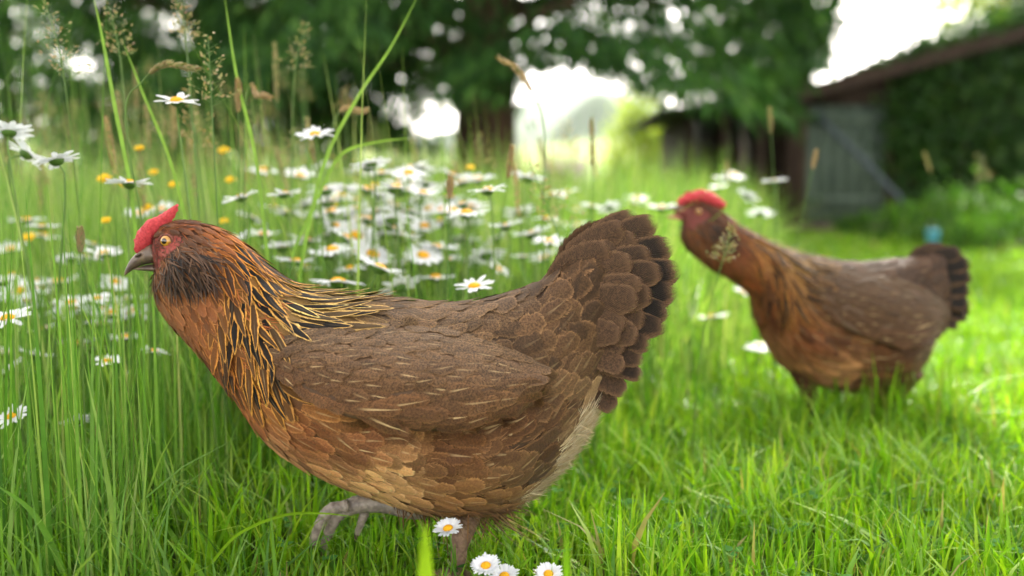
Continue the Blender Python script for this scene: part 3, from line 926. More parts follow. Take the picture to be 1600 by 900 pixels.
def width_profile(t, kind):
    """kind 0: rounded oval, 1: long and pointed"""
    rnd = np.clip(0.35 + 1.5 * t, 0, 1) * np.sqrt(np.clip(1 - (np.clip(t - 0.55, 0, 1) / 0.45) ** 2.2, 0, 1))
    lan = np.clip(0.5 + 1.4 * t, 0, 1) * np.clip((1 - t) / 0.62, 0, 1) ** 0.8
    return rnd * (1 - kind) + lan * kind

class Surf:
    def __init__(s, rings, D):
        s.D = D
        T = P(rings[:, 0], rings[:, 1], D); B = P(rings[:, 2], rings[:, 3], D)
        s.k = D / F
        A = (T - B) / 2
        ln = np.linalg.norm(A, axis=1, keepdims=True)
        s.C = (T + B) / 2
        s.A = A * np.clip(1 - 5 * s.k * (D / 0.82) ** -0.5 / ln, 0.3, 1)
        s.w = rings[:, 4] * s.k
        s.n = len(rings)
        s.bulges = []
    def __call__(s, a, p):
        C = crom(s.C, a); A = crom(s.A, a); w = np.maximum(crom(s.w[:, None], a)[..., 0], 0.002)
        cp, sp = np.cos(p), np.sin(p)
        pos = C + A * cp[..., None]
        y = -w * np.sign(sp) * np.abs(sp) ** 0.9 * (1 - 0.10 * cp)
        for (bx, bz, r, amp) in s.bulges:
            gss = np.exp(-((pos[..., 0] - bx) ** 2 + (pos[..., 2] - bz) ** 2) / r ** 2)
            y = y - np.sign(sp) * np.abs(sp) ** 0.6 * amp * gss
        pos = pos.copy(); pos[..., 1] = s.D + y
        return pos

def pal_px(a, p):
    T = crom(RINGS1[:, :2], a); B = crom(RINGS1[:, 2:4], a)
    return (T + B) / 2 + (T - B) / 2 * np.cos(p)[..., None]

def surf_frame(S, a, p, ea=0.02, ep=0.01):
    Ta = (S(a + ea, p) - S(a - ea, p)) / (2 * ea)
    Tp = (S(a, p + ep) - S(a, p - ep)) / (2 * ep)
    n = unit(np.cross(Ta, Tp))
    return Ta, Tp, n

def lay_feathers(S, a, p, L, W, th, kind, lift0, lift1, R=7, C=5, curl=0.16, flip=1.0, rag=0.12):
    """feather vanes that follow the surface: returns V (n,R,C,3), root normals"""
    n = len(a)
    Ta, Tp, _ = surf_frame(S, a, p)
    t = TS(R)
    da = (L * np.cos(th) / np.maximum(np.linalg.norm(Ta, axis=1), 1e-4))[:, None] * t
    dp = (L * np.sin(th) / np.maximum(np.linalg.norm(Tp, axis=1), 1e-4))[:, None] * t
    aa, pp_ = a[:, None] + da, p[:, None] + dp
    cen = S(aa, pp_)
    _, _, nr = surf_frame(S, aa, pp_)
    nr = nr * flip
    n0 = nr[:, :1]
    nr = unit(nr + 0.6 * n0)
    tan = unit(np.gradient(cen, axis=1))
    side = unit(np.cross(nr, tan))
    s = np.linspace(-1, 1, C)
    wid = W[:, None] * 0.5 * width_profile(t[None, :], kind[:, None])
    jit = 1 + rng.normal(0, rag, (n, R, C)) * (np.abs(s) > 0.9)
    V = cen[:, :, None] + side[:, :, None] * (wid[:, :, None] * s * jit)[..., None]
    h = (np.asarray(lift0)[:, None] if np.ndim(lift0) else lift0) + (np.asarray(lift1)[:, None] if np.ndim(lift1) else lift1) * t[None, :] ** 1.2
    V = V + nr[:, :, None] * (h[:, :, None] - curl * wid[:, :, None] * s ** 2)[..., None]
    return V, n0[:, 0]

def fattrs(n, R, C, cA, cB, prm):
    t = TS(R); s = np.linspace(-1, 1, C)
    fuv = np.zeros((n, R, C, 3)); fuv[..., 0] = t[None, :, None]; fuv[..., 1] = s; fuv[..., 2] = 0
    one = rng.uniform(0.01, 1, (n, 1)) if C > 2 else np.zeros((n, 1))
    ex = lambda c: np.broadcast_to(np.concatenate([c, one], 1)[:, None, None], (n, R, C, 4))
    return {'fuv': fuv, 'cA': ex(cA), 'cB': ex(cB), 'prm': np.broadcast_to(prm[:, None, None], (n, R, C, 3))}

class Plumage:
    """collects feathers; the largest in view become parts of their own, the rest one mass"""
    def __init__(s): s.items = []
    def add(s, V, at, names, score):
        s.items.append((V, at, names, score))
    def build(s, root, n_single):
        allsc = np.concatenate([i[3] for i in s.items])
        thr = np.sort(allsc)[::-1][min(n_single, len(allsc)) - 1] if n_single else 1e9
        rest_V, rest_F, off = [], [], 0
        rest_A = {k: [] for k in ('fuv', 'cA', 'cB', 'prm')}
        for V, at, names, score in s.items:
            n, R, C, _ = V.shape
            pick = (score >= thr) & (score > 0)
            fc = grid_faces(R, C)
            for i in np.nonzero(pick)[0]:
                mk(str(names[i]), V[i], fc, M['feather'], root, {k: at[k][i].reshape(R * C, -1) for k in at})
            k = ~pick
            if k.any():
                Vk = V[k]
                rest_V.append(Vk.reshape(-1, 3)); rest_F.append(grid_faces(R, C, len(Vk)) + off); off += Vk.size // 3
                for key in rest_A: rest_A[key].append(at[key][k].reshape(Vk.size // 3, -1))
        o = mk('plumage', np.concatenate(rest_V), np.concatenate(rest_F), M['feather'], root, {k: np.concatenate(v) for k, v in rest_A.items()}, kind='stuff')
        return o

def darts(pts, r, order):
    """greedy spacing: keep points at least r apart (r per point)"""
    keep = np.zeros((0, 3)); kr = np.zeros(0); idx = []
    buf = np.zeros((len(pts), 3)); br = np.zeros(len(pts)); m = 0
    for i in order:
        if m:
            d2 = ((buf[:m] - pts[i]) ** 2).sum(1)
            if (d2 < (0.5 * (br[:m] + r[i])) ** 2).any(): continue
        buf[m] = pts[i]; br[m] = r[i]; m += 1; idx.append(i)
    return np.array(idx)

def build_hen(name, label, rings, D, cfg):
    S = Surf(rings, D)
    k = D / F
    z_root = 0.0
    foot = P(cfg['stand'][0][0], cfg['stand'][0][1], D)
    root = empty(name, (float(foot[0]), D, z_root), label, 'hen', None)
    tone = cfg.get('tone', 1.0)
    tint = np.array(cfg.get('tint', (1, 1, 1)))
    fs = cfg.get('fs', 1.0)             # feather scale relative to the first hen, in pixels
    for (px, py, r, amp) in cfg['bulges']:
        c = P(px, py, D); S.bulges.append((c[0], c[2], r * k, amp * k))
    # ---- body: one continuous skin
    na, nphi = 280, 120
    A = np.linspace(0, S.n - 1, na)
    PH = np.linspace(0, 2 * np.pi, nphi, endpoint=False)
    aa, pp_ = np.meshgrid(A, PH, indexing='ij')
    V = S(aa, pp_)
    q = pal_px(aa.ravel(), pp_.ravel())
    cA, cB, _, _, _ = palette(q)
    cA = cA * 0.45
    red = inside(q + rng.normal(0, 2.2, q.shape), FACE)
    rd = rng.random(len(q))[:, None]
    cA[red] = (lin((196, 92, 84)) * (1 - rd) + lin((150, 62, 54)) * rd)[red]
    skin2 = red & ((rng.random(len(q)) < 0.25) | (q[:, 1] < 366))
    cA[skin2] = lin((140, 84, 64))
    cA[red] *= (0.8 if tone > 1 else 0.42) * (0.75 + 0.5 * rd[red])
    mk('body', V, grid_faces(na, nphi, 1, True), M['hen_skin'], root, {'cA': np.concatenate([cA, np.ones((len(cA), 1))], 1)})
    # near side lookup for things that sit on the skin
    la, lp = np.meshgrid(np.linspace(0, S.n - 1, 260), np.linspace(0.02, np.pi - 0.02, 120), indexing='ij')
    tab = S(la, lp).reshape(-1, 3)
    def ynear(xz):
        out = np.zeros(len(xz))
        for i, (x, z) in enumerate(xz):
            d2 = (tab[:, 0] - x) ** 2 + (tab[:, 2] - z) ** 2
            j = np.argpartition(d2, 6)[:6]
            w = 1 / (d2[j] + 1e-8)
            out[i] = (tab[j, 1] * w).sum() / w.sum()
        return out
    pl = Plumage()
    # ---- contour feathers over the body
    nc = cfg['cand']
    ca = rng.uniform(1.2, S.n - 1.6, nc); cp = rng.uniform(-np.pi, np.pi, nc)
    Ta, Tp, nn = surf_frame(S, ca, cp)
    area = np.linalg.norm(np.cross(Ta, Tp), axis=1)
    q = pal_px(ca, cp)
    cA, cB, prm, LW, cls = palette(q)
    ok = rng.random(nc) < np.clip(area / np.percentile(area, 90) + 0.1, 0, 1)
    ok &= ~inside(q, FACE)
    ok &= (cls != 'fluff') & ((LW[:, 2] < 0.75) | (rng.random(nc) < 0.75))
    ca, cp, q, cA, cB, prm, LW, cls = [x[ok] for x in (ca, cp, q, cA, cB, prm, LW, cls)]
    pts = S(ca, cp)
    L = LW[:, 0] * k * fs * 1.12; W = LW[:, 1] * k * fs * np.where(LW[:, 2] > .85, 1.0, 1.22)
    idx = darts(pts, cfg['gap'] * np.sqrt(0.25 * L * W) * np.where(LW[:, 2] > .85, 1.02, 1.0), range(len(pts)))
    ca, cp, q, cA, cB, prm, LW, cls, L, W = [x[idx] for x in (ca, cp, q, cA, cB, prm, LW, cls, L, W)]
    n = len(ca)
    L = L * rng.uniform(0.85, 1.2, n) * np.where(q[:, 0] > 860, rng.uniform(.75, 1.35, n), 1); W = W * rng.uniform(0.85, 1.15, n)
    # side feathers sweep slightly down on the thigh and upward near the tail
    sgn = np.sign(np.sin(cp))
    droop = np.interp(q[:, 0], [200, 380, 480, 600, 750, 900, 960], [0.1, 0.1, -0.05, -0.05, 0.05, 0.05, -0.2]) * np.abs(np.sin(cp)) * sgn
    hk = (LW[:, 2] > .7) & (q[:, 0] < 490)
    droop = droop + sgn * 0.5 * hk * np.clip((q[:, 1] - 385) / 80, 0, 1) * np.clip((490 - q[:, 0]) / 50, 0, 1)
    th = droop + rng.normal(0, 0.17, n)
    var = np.clip(rng.normal(1, 0.22, n), .5, 1.6)[:, None]
    cA, cB = np.clip(cA * var * tone * tint, 0, 1), np.clip((cB * 1.12) * var * tone * tint, 0, 1)
    prm = prm.copy()
    prm[:, 0] *= (rng.random(n) < 0.55) * rng.uniform(0.3, 1.0, n)
    prm[:, 1] *= rng.uniform(0.9, 1.15, n)
    loose = 1 + 1.7 * (LW[:, 2] > 0.7) * np.clip((q[:, 0] - 330) / 100, 0, 1)
    Vf, n0 = lay_feathers(S, ca, cp, L, W, th, LW[:, 2], rng.uniform(0.0006, 0.0022, n), L * 0.055 * loose * rng.uniform(0.4, 1.6, n), 8, 5)
    if Vf.size and (n0[:, 1] * np.sin(cp)).mean() > 0:      # normals must point outward
        Vf, n0 = lay_feathers(S, ca, cp, L, W, th, LW[:, 2], rng.uniform(0.0006, 0.0022, n), L * 0.055 * loose * rng.uniform(0.4, 1.6, n), 8, 5, flip=-1.0)
        FL = -1.0
    else: FL = 1.0
    pl.add(Vf, fattrs(n, 8, 5, cA, cB, prm), cls, L * W * np.clip(-n0[:, 1], 0, 1))
    # ---- soft fluff strands
    def strands(mask_fn, m, Lr, colours, th_sd, lift, wpx=1.5, th0=0.0):
        sa = rng.uniform(0.6, S.n - 1.2, m * 12); sp_ = rng.uniform(-np.pi, np.pi, m * 12)
        qq = pal_px(sa, sp_)
        kk = np.nonzero(mask_fn(qq, sa, sp_))[0][:m]
        sa, sp_, qq = sa[kk], sp_[kk], qq[kk]
        mm = len(sa)
        if mm == 0: return
        Ls = rng.uniform(Lr[0], Lr[1], mm) * k * fs
        Vs, ns = lay_feathers(S, sa, sp_, Ls, np.full(mm, wpx * k * fs * 1.6), rng.normal(0, th_sd, mm) + th0, np.full(mm, 0.9), 0.0006, Ls * lift * rng.uniform(0.3, 1.5, mm), 5, 2, 0.0, FL, 0.0)
        cc = np.array([lin(c) for c in colours])[rng.integers(0, len(colours), mm)] * rng.normal(1, 0.12, mm)[:, None]
        cc = np.clip(cc * (1 if Lr[0] == 18 else tone), 0, 1)
        pl.add(Vs, fattrs(mm, 5, 2, cc, cc, np.zeros((mm, 3))), np.array(['fluff'] * mm), np.zeros(mm))
    g = cfg['strand']
    near_pal = lambda qq, names: np.isin(palette(qq)[4], names)
    strands(lambda q_, a_, p_: near_pal(q_, ['fluff']) & (q_[:, 1] > 645), int(9000 * g), (18, 44), [(226, 206, 172), (236, 220, 190), (210, 184, 144), (220, 196, 158)], 0.5, 0.3, 1.1)
    def in_ell(cx, cy, rx, ry): return lambda q_, a_, p_: ((q_[:, 0] - cx) / rx) ** 2 + ((q_[:, 1] - cy) / ry) ** 2 < 1
    # dark muff below and behind the eye, brown beard below the beak
    e1, e2, e3 = in_ell(310, 412, 38, 29), in_ell(262, 432, 34, 17), in_ell(322, 385, 34, 24)
    notface = lambda q_: ~inside(q_, FACE)
    strands(lambda q_, a_, p_: e1(q_, a_, p_) & notface(q_), int(1700 * g), (24, 50), [(52, 40, 32), (78, 58, 45), (34, 27, 24), (104, 78, 60)], 0.32, 0.36, 1.7, 0.25)
    strands(lambda q_, a_, p_: e2(q_, a_, p_) & notface(q_), int(900 * g), (14, 30), [(112, 78, 54), (140, 104, 76), (84, 60, 44), (96, 84, 76)], 0.45, 0.32, 1.4, 0.1)
    strands(lambda q_, a_, p_: e3(q_, a_, p_) & notface(q_), int(700 * g), (14, 30), [(96, 70, 54), (124, 88, 62), (74, 54, 42)], 0.4, 0.25, 1.4)
    strands(lambda q_, a_, p_: (a_ < 3.2) & notface(q_) & (q_[:, 1] < 395), int(900 * g), (10, 20), [(126, 66, 32), (104, 54, 30), (150, 82, 40)], 0.35, 0.2, 1.3)
    # sparse short bristles on the face
    strands(lambda q_, a_, p_: inside(q_, FACE), int(420 * g), (5, 12), [(120, 60, 40), (90, 50, 36), (70, 42, 32)], 0.6, 0.4, 0.9)
    # loose barbs over the whole coat soften every rim
    strands(lambda q_, a_, p_: (q_[:, 1] > 600) & (q_[:, 0] > 500) & ~near_pal(q_, ['fluff']), int(1700 * g), (14, 30), [(134, 98, 62), (112, 80, 50), (150, 112, 74), (90, 64, 42)], 0.22, 0.16, 0.8)
    strands(lambda q_, a_, p_: (q_[:, 0] < 460) & (q_[:, 1] > 440), int(1500 * g), (12, 28), [(170, 100, 52), (150, 84, 40), (186, 126, 74)], 0.35, 0.2, 1.1)
    strands(lambda q_, a_, p_: (q_[:, 0] > 560) & (q_[:, 1] < 560), int(2200 * g), (9, 22), [(112, 92, 70), (88, 70, 54), (134, 110, 84), (70, 54, 42)], 0.4, 0.12, 0.9)
    # loose feathers hanging at the top of the legs
    strands(lambda q_, a_, p_: (q_[:, 1] > 770) & (q_[:, 0] > 610) & (q_[:, 0] < 800), int(1600 * g), (22, 48), [(132, 96, 62), (108, 78, 50), (150, 114, 76), (92, 66, 44)], 0.9, 0.75, 1.6)
    strands(lambda q_, a_, p_: (q_[:, 1] > 772) & (q_[:, 0] > 690) & (q_[:, 0] < 775) & (np.sin(p_) > -0.2), int(900 * g), (45, 80), [(132, 96, 62), (108, 78, 50), (150, 114, 76), (92, 66, 44)], 0.5, 0.85, 1.6)
    # ---- folded wings
    wt, wb = np.array(cfg['wing_top'], float), np.array(cfg['wing_bot'], float)
    def make_wing(side):
        def WS(a, b):
            a_ = a * (len(wt) - 1)
            Tq = crom(wt, a_); Bq = crom(wb, a_)
            qq = Tq + (Bq - Tq) * b[..., None]
            return qq
        ga, gb = np.meshgrid(np.linspace(0, 1, 40), np.linspace(0, 1, 22), indexing='ij')
        qq = WS(ga, gb).reshape(-1, 2)
        w3 = P(qq[:, 0], qq[:, 1], D)
        yb = ynear(w3[:, [0, 2]])
        off = (cfg['wing_off'] * k) * np.clip(gb.ravel() / 0.45, 0.0, 1) ** 0.7 * np.clip(ga.ravel() * 2.6, 0, 1) ** 0.8
        Yo = (yb - off).reshape(40, 22)
        for _ in range(3):
            Yo[1:-1, 1:-1] = (Yo[:-2, 1:-1] + Yo[2:, 1:-1] + Yo[1:-1, :-2] + Yo[1:-1, 2:]) / 4
        def WF(a, b):
            q2 = WS(a, b)
            w = P(q2[..., 0], q2[..., 1], D)
            u = np.clip(a, 0, 1) * 39; v_ = np.clip(b, 0, 1) * 21
            i = np.clip(u.astype(int), 0, 38); j = np.clip(v_.astype(int), 0, 20)
            fu, fv = u - i, v_ - j
            y = Yo[i, j] * (1 - fu) * (1 - fv) + Yo[i + 1, j] * fu * (1 - fv) + Yo[i, j + 1] * (1 - fu) * fv + Yo[i + 1, j + 1] * fu * fv
            w = w.copy(); w[..., 1] = y if side < 0 else 2 * D - y
            return w
        outer = WF(ga, gb)
        inner = outer.copy(); inner[..., 1] += 0.02 * (D / 0.82) * (1 if side < 0 else -1)
        Vw = np.concatenate([outer.reshape(-1, 3), inner.reshape(-1, 3)])
        fo = grid_faces(40, 22)
        bnd = [i * 22 for i in range(40)] + [39 * 22 + j for j in range(1, 22)] + [i * 22 + 21 for i in range(38, -1, -1)] + [j for j in range(20, 0, -1)]
        nv = 880
        br = np.array([[bnd[i], bnd[(i + 1) % len(bnd)], bnd[(i + 1) % len(bnd)] + nv, bnd[i] + nv] for i in range(len(bnd))])
        qs = WS(ga, gb).reshape(-1, 2)
        cw = np.tile(lin((88, 66, 46)), (nv * 2, 1))
        mk('wing', Vw, np.concatenate([fo, fo[:, ::-1] + nv, br]), M['hen_skin'], root, {'cA': np.concatenate([cw, np.ones((nv * 2, 1))], 1)})
        # coverts
        m = cfg['wing_n']
        wa = rng.uniform(0.0, 0.93, m); wbb = rng.uniform(0.0, 0.97, m)
        ptsw = WF(wa, wbb)
        Lw = (30 + 20 * wa + 14 * wbb * wa) * k * fs; Ww = (16 + 13 * wa) * k * fs
        ix = darts(ptsw, cfg['gap'] * np.sqrt(0.30 * Lw * Ww), range(m))
        wa, wbb, Lw, Ww = wa[ix], wbb[ix], Lw[ix], Ww[ix]
        # long flight feathers laid along the lower rim
        nf = 9
        fa = np.linspace(0.30, 0.62, nf); fb = np.linspace(0.92, 0.72, nf)
        wa = np.concatenate([wa, fa]); wbb = np.concatenate([wbb, fb])
        Lw = np.concatenate([Lw, np.full(nf, 96 * k * fs)]); Ww = np.concatenate([Ww, np.full(nf, 27 * k * fs)])
        mw = len(wa)
        t_ = np.clip(wa, 0, 1)[:, None]; b_ = wbb[:, None]
        top_c, low_c = lin((106, 83, 58)) * tone, lin((104, 70, 43)) * tone
        cw = top_c * (1 - b_) + low_c * b_
        cw = cw * rng.normal(1, 0.12, mw)[:, None]
        ce = cw * (1.25 + 0.2 * t_)
        pr = np.stack([(rng.random(mw) < 0.4) * rng.uniform(0.3, 1, mw) * (0.2 + 0.8 * wbb), np.full(mw, 0.05), 0.95 - 0.35 * wbb], 1)
        thw = rng.normal(0, 0.13, mw) + (-0.08 if side < 0 else -0.08)
        args = (WF, wa, wbb, Lw, Ww, thw, 0.42 - 0.35 * wa, rng.uniform(0.0006, 0.002, mw), Lw * 0.04 * rng.uniform(0.3, 1.4, mw), 8, 5)
        Vw, nw = lay_feathers(*args)
        if (nw[:, 1] * side).mean() < 0: Vw, nw = lay_feathers(*args, flip=-1.0)
        pl.add(Vw, fattrs(mw, 8, 5, np.clip(cw, 0, 1), np.clip(ce, 0, 1), pr), np.array(['wing_feather'] * mw), Lw * Ww * 1.05 if side < 0 else np.zeros(mw))
    make_wing(-1)
    make_wing(1)
    # ---- tail fan, a tent of broad feathers
    for side in (-1, 1):
        for j, (bx, by, tx, ty, w, yo, dark) in enumerate(cfg['tail'] + cfg.get('covert', [])):
            if j >= len(cfg['tail']): tx += random.uniform(-12, 12); ty += random.uniform(-7, 7); w *= random.uniform(.85, 1.15); yo += random.uniform(-.002, .002)
            R, C = 18, 9
            b0, t0 = np.array([bx, by], float), np.array([tx, ty], float)
            dv = t0 - b0; pn = np.array([-dv[1], dv[0]]); pn /= np.linalg.norm(pn)
            if side > 0: t0 = t0 + np.array([-4, 5]); 
            tt = TS(R)
            ctr = b0 + (t0 - b0) * tt[:, None] + pn * (-10 * cfg['tb'] * np.sin(np.pi * tt))[:, None]
            tan = np.gradient(ctr, axis=0); tan /= np.linalg.norm(tan, axis=1)[:, None]
            nv2 = np.stack([-tan[:, 1], tan[:, 0]], 1)
            s = np.linspace(-1, 1, C)
            wd = w * 0.5 * width_profile(tt, 0.0 if j < len(cfg['tail']) else random.uniform(.0, .15))
            rag = 1 + rng.normal(0, 0.04, (R, C)) * (np.abs(s) > 0.9)
            pq = ctr[:, None] + nv2[:, None] * (wd[:, None] * s * rag)[..., None]
            w3 = P(pq[..., 0], pq[..., 1], D)
            yv = yo * (0.35 + 0.65 * tt[:, None]) + 0.0022 * s[None] * (D / .82) - 0.0012 * s[None] ** 2 + 0.003 * np.sin(tt * 3)[:, None]
            w3[..., 1] += side * yv
            tv = random.uniform(.88, 1.08); ca_ = lin((86, 62, 43)) * tone * tv; cb_ = lin((104, 78, 55)) * tone * tv
            at = fattrs(1, R, C, ca_[None], cb_[None], np.array([[0.0, 0.95 * dark, 0.7]])); at['fuv'][..., 2] = 1.0
            pl.add(w3[None], at, np.array(['tail_feather' if j < len(cfg['tail']) else 'tail_covert']), np.array([1.0 if side < 0 else 0.9]))
    pl.build(root, cfg['singles'])
    # ---- head gear
    cp3 = spline([np.append(P(x, y, D), 0)[:3] for x, y, _ in cfg['comb']], 26)
    cr_ = np.interp(np.linspace(0, 1, 26), np.linspace(0, 1, len(cfg['comb'])), [r for _, _, r in cfg['comb']]) * k
    v, f = tube(cp3, cr_, 18, flat=(1.15, 0.95))
    nz = np.sin(v[:, 0] * 900) * np.sin(v[:, 2] * 1400 + 1) * np.sin(v[:, 1] * 1300)
    v = v + unit(v - np.repeat(np.concatenate([cp3[:1], cp3, cp3[-1:]]), 18, 0)) * (nz * 2.3 * k * cfg['cb'])[:, None]
    mk('comb', v, f, M['comb'], root)
    for nm, st, mt in (('upper_beak', cfg['beak_up'], M['beak']), ('lower_beak', cfg['beak_low'], cfg.get('beak_mat', M['beak']))):
        ang = np.linspace(0, 2 * np.pi, 20, endpoint=False)
        st = np.array(st, float)
        uu = np.linspace(0, len(st) - 1, 14)
        Tq, Bq, wq = crom(st[:, :2], uu), crom(st[:, 2:4], uu), np.maximum(crom(st[:, 4:5], uu)[:, 0], 0.3)
        T3, B3 = P(Tq[:, 0], Tq[:, 1], D), P(Bq[:, 0], Bq[:, 1], D)
        Vb = ((T3 + B3) / 2)[:, None] + ((T3 - B3) / 2)[:, None] * np.cos(ang)[None, :, None]
        Vb[..., 1] += -(wq * k)[:, None] * np.sin(ang)[None] * (1 - 0.25 * np.cos(ang))[None]
        Vb = np.concatenate([Vb[:1].mean(1, keepdims=True).repeat(20, 1), Vb, Vb[-1:].mean(1, keepdims=True).repeat(20, 1)])
        ob = mk(nm, Vb, grid_faces(16, 20, 1, True), mt, root)
        if nm == 'upper_beak' and 'nostril' in cfg:
            for side in (-1, 1):
                nx, ny = cfg['nostril']
                c0 = P(nx, ny, D); c0[1] += side * cfg['nostril_y'] * k
                c1 = P(nx + 11, ny - 6, D); c1[1] += side * (cfg['nostril_y'] + 2.5) * k
                v, f = tube(spline([c0, (c0 + c1) / 2 + [0, side * 0.0005, 0], c1], 6), np.array([.6, 2.2, 2.6, 2.6, 2.0, .6]) * k, 10)
                mk('nostril', v, f, M['claw'], ob)
    ex, ey, er = cfg['eye']
    for side in (-1, 1):
        c = P(ex, ey, D)
        yb = ynear(np.array([[c[0], c[2]]]))[0]
        c[1] = yb + er * k * 0.45
        if side > 0: c[1] = 2 * D - c[1]
        fwd = unit(np.array([-0.18, side * 1.0, 0.06]))
        u_ = unit(np.cross(fwd, [0, 0, 1.0])); w_ = np.cross(u_, fwd)
        R, C = 24, 32
        th_ = np.linspace(0, np.pi, R); ph_ = np.linspace(0, 2 * np.pi, C, endpoint=False)
        tg, pg = np.meshgrid(th_, ph_, indexing='ij')
        Ve = c + er * k * (np.cos(tg)[..., None] * fwd + np.sin(tg)[..., None] * (np.cos(pg)[..., None] * u_ + np.sin(pg)[..., None] * w_))
        rr = np.zeros((R * C, 3)); rr[:, 0] = np.clip(np.sin(np.minimum(tg, np.pi / 2)), 0, 1).ravel()
        eo = mk('eye', Ve, grid_faces(R, C, 1, True), M['eye'], root, {'rnd': rr})
        ring = [c + fwd * er * k * 0.42 + er * k * 0.98 * (math.cos(a) * u_ * 1.08 + math.sin(a) * w_ * 0.94) for a in np.linspace(0, 2 * np.pi, 25)]
        v, f = tube(ring, [er * k * 0.2] * 25, 8); mk('eyelid', v, f, cfg['lid'], eo)
    # ---- legs
    for leg in cfg['legs']:
        lo = None
        pts = np.array([P(x, y, D + yo) for x, y, yo, r in leg['shank']])
        rad = np.array([r for *_, r in leg['shank']]) * k
        n_ = 64
        cpt = spline(pts, n_)
        rr = np.interp(np.linspace(0, 1, n_), np.linspace(0, 1, len(rad)), rad)
        rr = rr * (1 + 0.05 * ((np.arange(n_) % 4) / 3 - .5))
        lo_v, lo_f = tube(cpt, rr, 14)
        lm = leg.get('mat', M['leg'])
        lo = mk('leg', lo_v, lo_f, lm, root)
        for toe in leg['toes']:
            tp_ = np.array([P(x, y, D + yo) for x, y, yo, r in toe])
            rd_ = np.array([r for *_, r in toe]) * k
            m = 40
            tpt = spline(tp_, m)
            rr = np.interp(np.linspace(0, 1, m), np.linspace(0, 1, len(rd_)), rd_) * (1 + 0.10 * ((np.arange(m) % 4) / 3 - .5) + 0.06 * np.sin(np.arange(m) * .8))
            v, f = tube(tpt, rr, 12); to = mk('toe', v, f, lm, lo)
            d = unit(tpt[-1] - tpt[-3]); e = tpt[-1]
            v, f = tube([e - d * 2 * k, e + d * 6 * k, e + d * 13 * k + np.array([0, 0, -3 * k])], np.array([4.2, 3.2, 0.4]) * k * cfg.get('claw', 1), 8)
            mk('claw', v, f, M['claw'], lo)
    return root

HEN1 = dict(
    stand=[(722, 900)], cand=26000, gap=0.80, strand=1.0, singles=285, tb=1.0, cb=1.0, tone=1.2,
    bulges=[(600, 634, 20, -20), (645, 646, 20, -26), (690, 652, 20, -28), (735, 650, 20, -28), (780, 632, 20, -26), (825, 608, 20, -22), (750, 735, 75, 20), (305, 412, 34, 15), (262, 436, 22, 8), (520, 640, 110, 10)],
    wing_top=[(440, 520), (520, 500), (620, 496), (710, 506), (785, 526), (828, 548)],
    wing_bot=[(445, 545), (520, 592), (600, 618), (680, 634), (752, 627), (832, 602)],
    wing_off=42, wing_n=2600,
    tail=[(856, 456, 994, 332, 52, .003, .3), (858, 466, 1026, 342, 64, .008, .5), (862, 480, 1050, 380, 72, .012, .9), (866, 494, 1060, 418, 72, .016, 1), (870, 506, 1055, 450, 68, .019, 1),
          (872, 518, 1044, 480, 62, .022, 1), (876, 530, 1036, 504, 54, .025, .8), (880, 542, 1012, 532, 50, .027, .6), (880, 552, 1000, 556, 44, .029, .6),
          (880, 562, 998, 580, 36, .031, .8), (884, 570, 972, 606, 42, .030, .4), (878, 578, 955, 634, 46, .026, .3)],
    covert=[(868, 442, 974, 352, 56, .010, .1), (874, 450, 1004, 364, 58, .013, .2), (876, 462, 1026, 392, 60, .016, .5), (878, 478, 1030, 426, 60, .020, .5), (880, 492, 1026, 458, 58, .024, .4), (882, 506, 1014, 488, 56, .027, .3), (884, 518, 1000, 514, 52, .030, .2),
            (884, 530, 984, 540, 50, .032, .15), (880, 542, 974, 566, 46, .034, .1), (852, 452, 950, 380, 52, .020, .1), (858, 468, 980, 402, 54, .024, .15), (862, 486, 990, 434, 54, .028, .15), (866, 502, 986, 464, 54, .031, .15), (868, 516, 974, 494, 52, .034, .1), (868, 530, 958, 520, 50, .037, .1)],
    comb=[(216, 396, 5), (222, 382, 11), (229, 370, 13), (239, 358, 13), (250, 350, 11), (261, 340, 8), (270, 330, 5.5), (278, 320, 1.6)],
    beak_up=[(238, 380, 256, 412, 20), (226, 386, 244, 412, 17), (213, 396, 228, 413, 12), (203, 407, 212, 419, 7), (196, 421, 200, 427, 3), (194, 429, 195, 431, 0.5)],
    beak_low=[(262, 411, 252, 426, 17), (246, 412, 240, 424, 14), (228, 414, 226, 423, 10), (214, 418, 213, 422, 6), (206, 420, 206, 421, 1)],
    nostril=(216, 401), nostril_y=12.5, eye=(271, 376, 10.5), lid=M['lid'],
    legs=[dict(shank=[(665, 796, .012, 15), (640, 797, .012, 14), (600, 788, .012, 14), (560, 788, .012, 15), (536, 797, .012, 13)],
               toes=[[(545, 790, .005, 10), (515, 797, .002, 10), (498, 822, .0, 8.5), (488, 850, .0, 6)],
                     [(545, 794, .014, 10), (526, 808, .014, 10), (513, 832, .016, 8), (505, 860, .016, 6)],
                     [(550, 792, .024, 9), (530, 802, .03, 8), (520, 822, .034, 7), (516, 838, .034, 5)],
                     [(572, 796, .014, 8), (566, 812, .016, 7), (558, 834, .018, 5)]]),
          dict(mat=M['leg_brown'], shank=[(738, 780, -.03, 24), (726, 822, -.03, 19), (718, 855, -.03, 13), (716, 893, -.03, 12)],
               toes=[[(716, 893, -.03, 10), (690, 900, -.035, 9), (660, 905, -.04, 6)], [(716, 893, -.03, 10), (695, 905, -.055, 8), (676, 915, -.07, 6)],
                     [(716, 893, -.03, 10), (690, 896, -.015, 8), (668, 898, -.0, 6)], [(716, 893, -.03, 9), (735, 899, -.026, 7), (750, 901, -.024, 5)]])])
